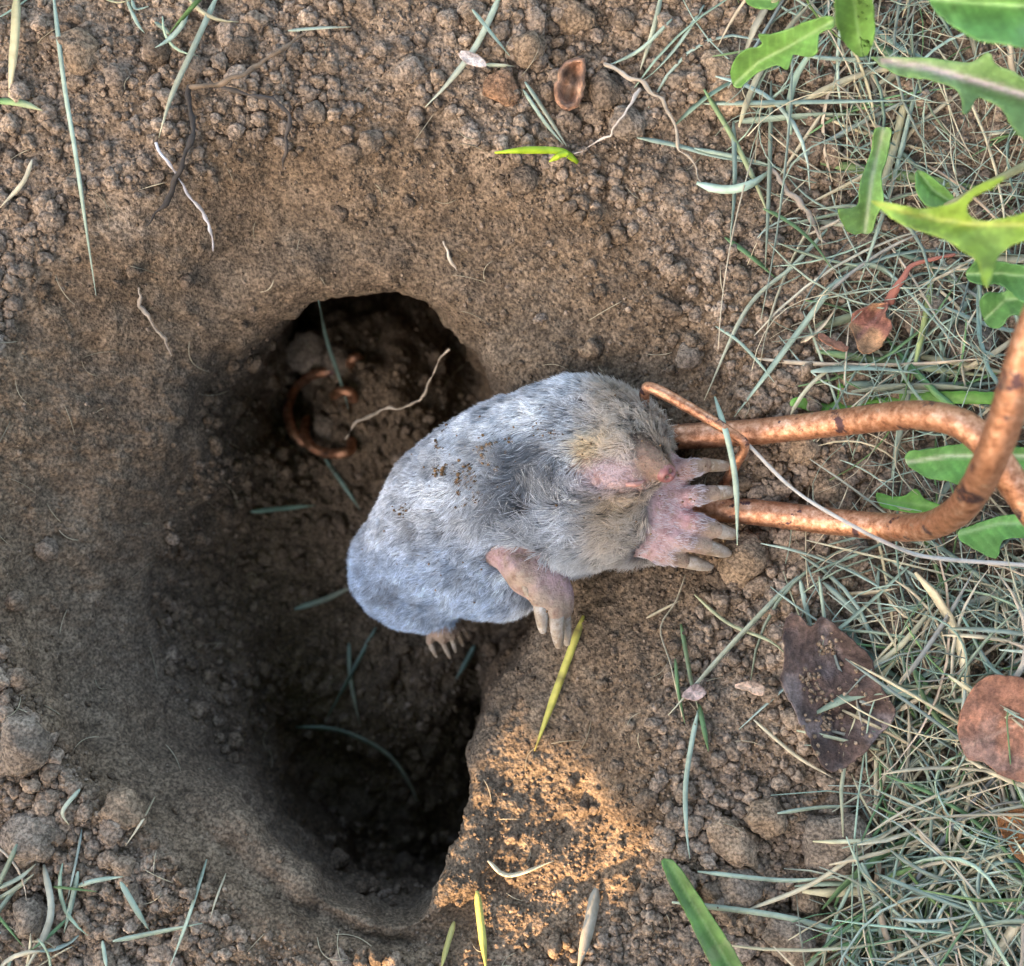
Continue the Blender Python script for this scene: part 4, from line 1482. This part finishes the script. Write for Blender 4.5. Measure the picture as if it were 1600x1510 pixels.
print('blades', cnt)

# ------------------------------------------------------------------ leaves


def seg_dist(px, py, line):
    best = np.full(px.shape, 1e9)
    for (a, b) in zip(line[:-1], line[1:]):
        a, b = np.array(a, float), np.array(b, float)
        d = b - a
        t = np.clip(((px - a[0]) * d[0] + (py - a[1]) * d[1]) / (d @ d), 0, 1)
        best = np.minimum(best, np.hypot(px - a[0] - t * d[0], py - a[1] - t * d[1]))
    return best


def leaf_mesh(name, poly, rib, zfun, col, ribcol, ribw, mat, parent=None, org=None, jag=1.0, spots=None, thick=.0003, veins=16, vcol=1.28):
    poly = np.array(poly, float)
    fine = []
    for k in range(len(poly)):
        a, b = poly[k], poly[(k + 1) % len(poly)]
        m = max(1, int(np.hypot(*(b - a)) / 7))
        for t in np.arange(m) / m:
            fine.append(a + (b - a) * t)
    fine = np.array(fine)
    for _ in range(2):
        fine = .5 * fine + .25 * (np.roll(fine, 1, 0) + np.roll(fine, -1, 0))
    fine = fine + rng.normal(0, jag, fine.shape)
    n = len(fine)
    lo_, hi_ = fine.min(0), fine.max(0)
    st = max(3.2, (hi_ - lo_).max() / 48)
    g = np.array([(x_, y_) for x_ in np.arange(lo_[0], hi_[0], st) for y_ in np.arange(lo_[1], hi_[1], st)]) + rng.normal(0, st * .1, (len(np.arange(lo_[0], hi_[0], st)) * len(np.arange(lo_[1], hi_[1], st)), 2))
    # keep grid points inside the outline
    x_, y_ = g[:, 0], g[:, 1]
    ins = np.zeros(len(g), bool)
    q = np.roll(fine, -1, 0)
    for (a, b) in zip(fine, q):
        c_ = ((a[1] > y_) != (b[1] > y_)) & (x_ < (b[0] - a[0]) * (y_ - a[1]) / (b[1] - a[1] + 1e-12) + a[0])
        ins ^= c_
    g = g[ins]
    if len(g):
        dmin = np.min(np.hypot(g[:, None, 0] - fine[None, :, 0], g[:, None, 1] - fine[None, :, 1]), 1)
        g = g[dmin > st * .45]
    allv = [Vector(v) for v in fine] + [Vector(v) for v in g]
    vo, eo, fo, *_ = geometry.delaunay_2d_cdt(allv, [], [list(range(n))], 1, 1e-4)
    pv = np.array(vo)
    rd = seg_dist(pv[:, 0], pv[:, 1], rib)
    ed = seg_dist(pv[:, 0], pv[:, 1], list(fine) + [fine[0]])
    z = zfun(pv[:, 0], pv[:, 1], rd, ed)
    # side veins branch off the midrib on a slant
    ra0, ra1 = np.array(rib[0], float), np.array(rib[-1], float)
    along = ((pv - ra0) @ (ra1 - ra0)) / np.linalg.norm(ra1 - ra0)
    ph = (along - .75 * rd + 4 * fbm(np.c_[pv * .015, np.full(len(pv), 2.0)], 1.0, 2)) / veins
    vein = np.exp(-(np.abs(ph - np.round(ph)) * veins / 1.7) ** 2) * np.exp(-rd / 90)
    z = z - .018 * vein * (1 if vcol > 1 else -1)
    V = np.array([P(a, b, c_) for (a, b), c_ in zip(pv, z)])
    t = np.exp(-(rd / ribw) ** 2)
    c_ = np.array(col) * (1 + .16 * fbm(np.c_[pv * .012, np.zeros(len(pv))], 1.0, 3)[:, None])
    c_ = c_ * (1 + (vcol - 1) * vein)[:, None]
    c_ = c_ * (1 + .22 * fbm(np.c_[pv * .06, np.full(len(pv), 9.0)], 1.0, 3))[:, None]
    if spots is not None:
        m = sstep(.15, .5, fbm(np.c_[pv * .02, np.full(len(pv), 5.0)], 1.0, 3))[:, None]
        c_ = c_ * (1 - m) + np.array(spots) * m
    c_ = c_ * (1 - t[:, None]) + np.array(ribcol) * t[:, None]
    tris = np.array([f for f in fo if len(f) == 3])
    a_, b_, d_ = V[tris[:, 0]], V[tris[:, 1]], V[tris[:, 2]]
    fl = np.cross(b_ - a_, d_ - a_)[:, 2] < 0
    tris[fl] = tris[fl][:, ::-1]
    if org is None:
        org = V.mean(0)
    o = mesh_np(name, V - org, tris, mat, parent, col=np.clip(c_, .01, 1))
    if parent is None: o.location = org
    md = o.modifiers.new('thickness', 'SOLIDIFY'); md.thickness = thick
    return o


def sc_(pts, s, ox, oy):
    return [(ox + a * s, oy + b * s) for a, b in pts]


U = lambda pts: sc_(pts, .3311, 1100, 0)
M3 = lambda pts: sc_(pts, .3875, 980, 520)
L8 = lambda pts: sc_(pts, .4172, 1000, 880)
Z6 = lambda pts: sc_(pts, .3125, 1100, 380)
T7 = lambda pts: sc_(pts, .375, 500, 0)


def dand(z0, z1, a, b, fold=.018, wav=.45):
    a, b = np.array(a, float), np.array(b, float)
    d = b - a

    def f(px, py, rd, ed):
        t = ((px - a[0]) * d[0] + (py - a[1]) * d[1]) / (d @ d)
        return z0 + (z1 - z0) * t + fold * rd + wav * fbm(np.c_[px * .012, py * .012, np.full(len(px), z0)], 1.0, 2)
    return f


LG, LY, LD = (.145, .30, .075), (.24, .37, .065), (.10, .24, .075)
up_plant = tag(empty('dandelion_plant', P(1720, 190, .2)), 'dandelion with large blurred toothed leaves in the upper right corner', 'plant')
upo = np.array(up_plant.location)
dl = [
    (U([(125, 340), (135, 290), (180, 240), (290, 215), (240, 160), (330, 165), (420, 130), (520, 90), (620, 70), (620, 130), (530, 155), (540, 200), (530, 272), (460, 270), (412, 240), (410, 300), (390, 350), (360, 300), (250, 340), (155, 430), (128, 390)]),
     U([(140, 405), (260, 290), (400, 220), (620, 95)]), 1.6, 4.5, LG, (.26, .40, .15), 3),
    (U([(622, -60), (618, 20), (625, 110), (645, 175), (690, 240), (755, 285), (788, 235), (806, 160), (800, 40), (790, -60)]), U([(755, 280), (722, 120), (700, -60)]), 4.5, 7.0, LG, (.22, .40, .14), 3),
    (U([(1020, -60), (1090, 50), (1180, 130), (1290, 190), (1400, 205), (1680, 250), (1680, -90), (1300, -80)]), U([(1030, -10), (1300, 18), (1680, 40)]), 7.5, 9.0, (.13, .30, .085), (.28, .48, .18), 4),
    (U([(770, 268), (900, 275), (1040, 270), (1150, 285), (1270, 300), (1345, 235), (1370, 310), (1440, 330), (1520, 380), (1680, 420), (1680, 670), (1500, 655), (1450, 590), (1400, 500), (1285, 450), (1262, 520), (1215, 552), (1222, 470), (1180, 410), (1060, 372), (920, 360), (840, 312)]),
     U([(840, 285), (1050, 320), (1300, 390), (1680, 500)]), 4.0, 6.5, (.16, .28, .10), (.52, .42, .44), 5.5),
    (U([(770, 940), (900, 965), (1010, 990), (1100, 980), (1190, 960), (1240, 910), (1320, 860), (1440, 825), (1370, 885), (1285, 922), (1232, 972), (1245, 1030), (1330, 1052), (1510, 1010), (1690, 985), (1690, 1130), (1500, 1135), (1420, 1172), (1382, 1212), (1370, 1270), (1330, 1375), (1302, 1300), (1290, 1220), (1210, 1182), (1150, 1132), (1000, 1082), (900, 1042), (860, 1005)]),
     U([(770, 945), (1000, 1020), (1250, 1060), (1690, 1065)]), 6.5, 9.5, LY, (.42, .46, .10), 4),
    (U([(800, 600), (890, 600), (862, 750), (832, 830), (842, 900), (850, 960), (812, 1020), (790, 1112), (720, 1100), (680, 1112), (660, 1070), (650, 1030), (618, 978), (700, 988), (740, 960), (732, 880), (782, 740), (800, 680)]),
     U([(845, 600), (790, 850), (758, 1100)]), 1.2, .7, (.15, .28, .08), (.34, .44, .26), 4),
    (U([(1000, 790), (1060, 830), (1130, 880), (1192, 942), (1150, 982), (1040, 972), (1000, 900)]), U([(1005, 800), (1080, 900), (1170, 960)]), 3.2, 3.8, LG, (.2, .36, .12), 2.5),
    (U([(1225, 1295), (1300, 1205), (1400, 1240), (1510, 1255), (1690, 1245), (1690, 1420), (1500, 1430), (1400, 1335), (1320, 1345), (1250, 1335)]), U([(1225, 1295), (1400, 1290), (1690, 1330)]), 3.0, 4.0, LD, (.2, .34, .14), 3),
    (U([(180, -60), (330, -50), (360, 10), (330, 50), (200, 25)]), U([(180, -10), (345, 0)]), 2.2, 3.0, LG, (.2, .36, .12), 3),
    (U([(1290, 1420), (1350, 1370), (1420, 1390), (1470, 1320), (1560, 1330), (1560, 1500), (1440, 1480), (1400, 1560), (1330, 1540)]), U([(1310, 1520), (1420, 1420), (1560, 1400)]), 1.6, 2.6, LD, (.2, .34, .14), 3),
]
top_plant = tag(empty('dandelion_plant', P(1340, -110, .2)), 'dandelion at the top edge with a toothed leaf beside a smooth one', 'plant')
tpo = np.array(top_plant.location)
for k, (poly, rib, z0, z1, c, rc, rw) in enumerate(dl):
    pl_, og_ = (top_plant, tpo) if k in (0, 1, 8) else (up_plant, upo)
    leaf_mesh('leaf', poly, rib, dand(z0, z1, rib[0], rib[-1]), c, rc, rw, leaf_m, pl_, og_, jag=.5)
    if k == 5: continue
    e0 = P(rib[-1][0], rib[-1][1], z1); e1 = og_ + np.array([.001 * k, 0, .002])
    mid_ = e0 * .5 + e1 * .5 + np.array([0, 0, .012])
    V, F = tube_vf(catmull([e0 - (mid_ - e0) * .05, e0 * .6 + mid_ * .4 + np.array([0, 0, .003]), mid_, e1], 20), np.linspace(.0010, .0018, 20), 8)
    mesh_np('leaf_stalk', V - og_, F, leaf_m, pl_, col=np.tile([.30, .30, .16], (len(V), 1)))
lo_plant = tag(empty('dandelion_plant', P(1600, 720, .1)), 'low dandelion whose notched leaves lie under the trap handle', 'plant')
lpo = np.array(lo_plant.location)
dl2 = [
    (M3([(650, 262), (740, 264), (800, 292), (850, 270), (850, 192), (905, 240), (950, 270), (1100, 255), (1110, 160), (1150, 240), (1250, 238), (1500, 238), (1560, 290), (1250, 285), (1000, 285), (880, 305), (800, 338), (740, 327), (720, 300), (650, 302)]),
     M3([(655, 285), (900, 278), (1560, 262)]), .5, .9, (.13, .32, .06), (.24, .42, .12), 2.5),
    (M3([(1118, 480), (1200, 472), (1300, 455), (1420, 438), (1500, 470), (1660, 455), (1660, 560), (1500, 562), (1385, 580), (1340, 628), (1300, 595), (1220, 592), (1150, 552), (1118, 528)]),
     M3([(1118, 525), (1300, 497), (1660, 500)]), .9, 1.6, (.12, .29, .07), (.50, .56, .36), 3),
    (M3([(998, 640), (1090, 667), (1130, 655), (1172, 618), (1192, 670), (1260, 690), (1300, 720), (1230, 735), (1100, 720), (1015, 702)]), M3([(1000, 670), (1300, 715)]), .6, .7, (.13, .32, .06), (.22, .4, .12), 2.5),
    (M3([(1325, 800), (1500, 738), (1660, 728), (1660, 825), (1512, 832), (1492, 922), (1430, 892), (1380, 860), (1330, 832)]), M3([(1325, 815), (1500, 770), (1660, 770)]), .6, .9, (.11, .28, .075), (.26, .44, .2), 3),
]
for poly, rib, z0, z1, c, rc, rw in dl2:
    leaf_mesh('leaf', poly, rib, dand(z0, z1, rib[0], rib[-1], .006, .15), c, rc, rw, leaf_m, lo_plant, lpo, jag=.5)


def ground_leaf(name, poly, rib, lift, col, ribcol, ribw, label, curl=.0, bumpy=.12, spots=None, cat='leaf', jag=1.2, veins=16, vcol=.75):
    pl = np.array(poly)
    qq = np.vstack([pl, pl * .6 + pl.mean(0) * .4, pl * .25 + pl.mean(0) * .75])
    zz = np.array([top(a, b) * 100 for a, b in qq])
    A_ = np.c_[qq - pl.mean(0), np.ones(len(qq))]
    co_, *_r = np.linalg.lstsq(A_, zz, rcond=None)
    res = np.percentile(zz - A_ @ co_, 80)
    ctr_ = pl.mean(0)

    def f(px, py, rd, ed):
        return co_[0] * (px - ctr_[0]) + co_[1] * (py - ctr_[1]) + co_[2] + res + lift + curl * np.exp(-ed / 12.0) + .0025 * rd \
            + bumpy * fbm(np.c_[px * .022, py * .022, np.full(len(px), 7.0)], 1.0, 3)
    o = leaf_mesh(name, poly, rib, f, col, ribcol, ribw, dryleaf_m, jag=jag, spots=spots, thick=.0004, veins=veins, vcol=vcol)
    return tag(o, label, cat)


ground_leaf('dead_leaf', L8([(530, 240), (575, 178), (610, 215), (640, 250), (680, 190), (740, 240), (800, 290), (860, 350), (880, 420), (905, 470), (942, 520), (957, 570), (930, 622), (880, 650), (862, 700), (800, 740), (740, 782), (690, 772), (660, 720), (640, 660), (600, 590), (560, 510), (528, 450), (540, 380), (545, 300)]),
            L8([(580, 190), (700, 470), (760, 780)]), .30, (.125, .082, .070), (.07, .048, .042), 2.5, 'big torn dark brown leaf lying on the soil below the trap', .25, .22, spots=(.24, .185, .175), veins=24, vcol=.6)
ground_leaf('dead_leaf', L8([(1200, 560), (1230, 500), (1260, 450), (1310, 420), (1400, 425), (1480, 440), (1600, 500), (1640, 640), (1600, 780), (1520, 830), (1400, 815), (1340, 790), (1290, 740), (1230, 742), (1200, 680), (1190, 620)]),
            L8([(1220, 690), (1420, 600), (1640, 560)]), 1.2, (.40, .185, .12), (.50, .30, .22), 3, 'smooth red brown leaf at the right edge on the cut grass', .10, .10, spots=(.42, .23, .17), jag=.6)
ground_leaf('dead_leaf', L8([(1335, 945), (1400, 925), (1520, 920), (1600, 1000), (1580, 1110), (1480, 1145), (1420, 1112), (1370, 1040), (1345, 990)]), L8([(1340, 950), (1580, 1080)]), .8,
            (.48, .21, .09), (.4, .2, .1), 3, 'orange brown leaf at the right edge below the red brown leaf', .2, .1, jag=.7)
ground_leaf('dead_leaf', L8([(1250, 872), (1330, 858), (1385, 888), (1372, 932), (1300, 952), (1258, 932)]), L8([(1250, 900), (1380, 900)]), .6, (.30, .18, .09), (.2, .12, .07), 2,
            'small brown leaf between the red brown and the orange leaf', .15, .1)
ground_leaf('leaf_scrap', L8([(338, 467), (390, 438), (440, 440), (471, 460), (468, 508), (438, 500), (420, 480), (385, 464), (360, 478)]), L8([(340, 466), (470, 480)]), .30, (.68, .46, .34), (.7, .5, .38), 2,
            'small torn tan leaf scrap left of the big dead leaf', .05, .08, jag=.8)
ground_leaf('leaf_scrap', L8([(148, 492), (190, 460), (215, 438), (242, 468), (260, 492), (222, 512), (160, 514)]), L8([(150, 495), (258, 490)]), .22, (.60, .42, .37), (.6, .44, .38), 2,
            'pinkish leaf scrap under the crossing green blades', .05, .06, jag=.8)
ground_leaf('leaf_scrap', T7([(565, 215), (610, 205), (660, 230), (706, 262), (695, 290), (650, 272), (610, 266), (578, 242)]), T7([(570, 218), (700, 275)]), .35, (.66, .55, .50), (.7, .6, .55), 2,
            'pale pinkish flake under the long blade at the top', .12, .05, jag=.6)
ground_leaf('dead_leaf', Z6([(725, 420), (740, 360), (790, 320), (870, 300), (930, 285), (920, 330), (888, 365), (930, 380), (946, 420), (900, 490), (850, 540), (800, 560), (765, 545), (778, 500), (760, 460)]),
            Z6([(770, 470), (930, 300)]), .55, (.42, .235, .13), (.26, .12, .10), 4, 'curled brown leaf with notched side above the trap rod', .30, .12, spots=(.34, .14, .10))
ground_leaf('leaf_scrap', Z6([(563, 438), (600, 453), (660, 484), (737, 520), (720, 542), (670, 532), (610, 512), (580, 482)]), Z6([(570, 445), (730, 530)]), .5, (.36, .16, .10), (.3, .13, .09), 2,
            'narrow reddish leaf roll left of the curled brown leaf', .15, .08)
bz = max(top(1031, 1345), top(1060, 1360), top(1080, 1400)) * 100
ob = leaf_mesh('grass_clipping', [(1030, 1342), (1044, 1339), (1060, 1352), (1085, 1390), (1112, 1432), (1140, 1474), (1172, 1530), (1124, 1530), (1096, 1478), (1070, 1424), (1046, 1380)],
               [(1040, 1342), (1076, 1405), (1150, 1530)], dand(bz + .25, bz + 1.1, (1040, 1342), (1150, 1530), .014, .10), (.13, .25, .065), (.20, .34, .11), 2.0, leaf_m, jag=.4, spots=(.19, .26, .10), veins=400)
tag(ob, 'broad fresh green blade with a worn tip at the bottom edge', 'grass')
# crumbs lying on the big leaf
acc = []
bl = [o for o in COL.objects if o.name == 'dead_leaf'][0]
bpy.context.view_layer.update()
blo = Vector(bl.location)
for cx, cy, sp_, nn2 in ((1297, 1012, 9, 26), (1265, 1060, 8, 30), (1290, 1120, 9, 34), (1275, 1090, 8, 12), (1330, 1090, 40, 40), (1290, 1150, 40, 40)):
    for _ in range(nn2):
        px, py = cx + rng.normal(0, sp_), cy + rng.normal(0, sp_)
        d_ = (Vector(P(px, py, 0)) - CAM).normalized()
        ok, loc, nor, _i = bl.ray_cast(CAM - blo, d_)
        if ok: put_crumb(acc, loc + blo, Vector((0, 0, 1)), rng.uniform(.0002, .0009), 1, rand_tone() * 1.1, .1)
tag(flush(acc, 'leaf_crumbs', crumb_mat), 'soil crumbs lying on the big dead leaf', 'soil', kind='stuff')
# stalk of the curled leaf
c = lay(Z6([(928, 292), (950, 240), (1000, 170), (1040, 112), (1150, 80), (1250, 58)]), 30, .004)
V, F = tube_vf(c, np.interp(np.linspace(0, 1, 30), [0, .15, .4, 1], [.0016, .0014, .0009, .0006]), 8, .0002)
ob = mesh_np('leaf_stalk', V - c[0], F, root_m, col=np.tile([.30, .11, .08], (len(V), 1))); ob.location = c[0]
tag(ob, 'dark red stalk above the curled brown leaf', 'stalk')

# broken husk near the top: raised rim round a hollow
hp = T7([(968, 402), (985, 330), (1000, 270), (1050, 242), (1106, 234), (1108, 300), (1104, 380), (1076, 452), (1040, 472), (998, 450)])
hz = float(np.percentile([top(a, b) for a, b in hp], 75)) * 100


def husk_z(px, py, rd, ed):
    return hz + .08 + .45 * np.exp(-((ed - 5) / 5.0) ** 2) + .10 * np.exp(-((ed - 22) / 6.0) ** 2) + .18 * fbm(np.c_[px * .05, py * .05, np.zeros(len(px))], 1.0, 2)


hk = leaf_mesh('husk', hp, T7([(1025, 300), (1060, 330), (1035, 400)]), husk_z, (.44, .235, .15), (.15, .10, .075), 11, dryleaf_m, jag=1.0, spots=(.55, .33, .22), thick=.0007)
tag(hk, 'broken reddish brown seed husk near the top edge', 'husk')

# ------------------------------------------------------------------ roots


def root_tube(name, pts, r0, r1, col, lift, label=None, parent=None, org=None, n=70, wob=.0003, zs=None, cat='root'):
    q = np.array(pts, float)
    for lev in range(2):                     # crooked: displace midpoints
        m = .5 * (q[:-1] + q[1:])
        L_ = np.linalg.norm(q[1:] - q[:-1], axis=1)[:, None]
        m = m + rng.normal(0, .07, m.shape) * L_
        nq = np.empty((len(q) * 2 - 1, 2)); nq[0::2] = q; nq[1::2] = m; q = nq
    c = lay([tuple(v) for v in q], n, lift, zs=zs)
    t_ = np.linspace(0, 1, n)
    rr_ = (r0 + (r1 - r0) * t_) * (1 + .28 * fbm(c, 330, 3)) * np.minimum(1, .35 + (1 - t_) * 2.6)
    V, F = tube_vf(c, np.maximum(rr_, .0001), 8, wob)
    o_ = c[0] if org is None else org
    cc = np.tile(col, (len(V), 1)) * (1 + .3 * fbm(V, 500, 2)[:, None])
    o = mesh_np(name, V - o_, F, root_m, parent, col=np.clip(cc, .01, 1))
    if parent is None: o.location = o_
    if label: tag(o, label, cat)
    return o


dk = (.035, .029, .026)
rt = tag(empty('forked_root', Vector(onto(297, 138, 0))), 'dark forked root branching over the upper left slope', 'root')
ro = np.array(rt.location)
root_tube('branch', [(296, 136), (299, 179), (297, 224), (279, 272), (258, 320), (227, 354)], .0010, .0008, dk, .0034, parent=rt, org=ro)
root_tube('branch', [(296, 136), (344, 132), (372, 120), (406, 100), (444, 76), (480, 50)], .0007, .0009, (.16, .112, .076), .0034, parent=rt, org=ro)
root_tube('branch', [(347, 136), (385, 148), (430, 158), (451, 179), (447, 224), (442, 266)], .0007, .0006, (.055, .045, .04), .0034, parent=rt, org=ro)
root_tube('white_root', [(244, 224), (265, 258), (286, 289), (310, 323), (327, 358), (333, 392)], .0003, .0005, (.46, .43, .45), .0022, 'white fuzzy root crossing the dark forked root')
root_tube('thin_root', [(217, 451), (217, 479), (232, 493), (242, 513), (258, 529), (268, 556)], .0005, .0004, (.36, .29, .23), .0012, 'thin tan root on the left wall of the hole')
root_tube('thin_root', [(702, 546), (682, 573), (665, 614), (649, 628), (627, 639), (594, 642), (569, 655), (550, 669), (540, 686)], .0004, .0006, (.34, .28, .22), .0, 'thin crooked root hanging in the hole beside the mole',
          zs=[-4.6, -5.0, -5.5, -5.8, -6.0, -6.3, -6.6, -6.9, -7.3])
root_tube('thin_root', [(693, 378), (700, 400), (714, 424)], .0004, .0003, (.44, .37, .30), .0008, 'short pale root hair on the upper slope above the hole', n=16)
root_tube('thin_root', [(1205, 265), (1230, 300), (1262, 330), (1290, 380)], .0009, .0007, (.30, .25, .21), .002, 'grey twig under the straws at the upper right', n=24)
root_tube('thin_root', [(1000, 140), (975, 180), (955, 212), (922, 228), (898, 240)], .0005, .0003, (.50, .42, .36), .0015, 'pale root leading to the yellow green sprout', n=30)
root_tube('thin_root', [(945, 100), (1005, 128), (1050, 185), (1060, 235), (1095, 285)], .0006, .0005, (.34, .28, .22), .0018, 'brown twig running down past the angular pale stone', n=34)
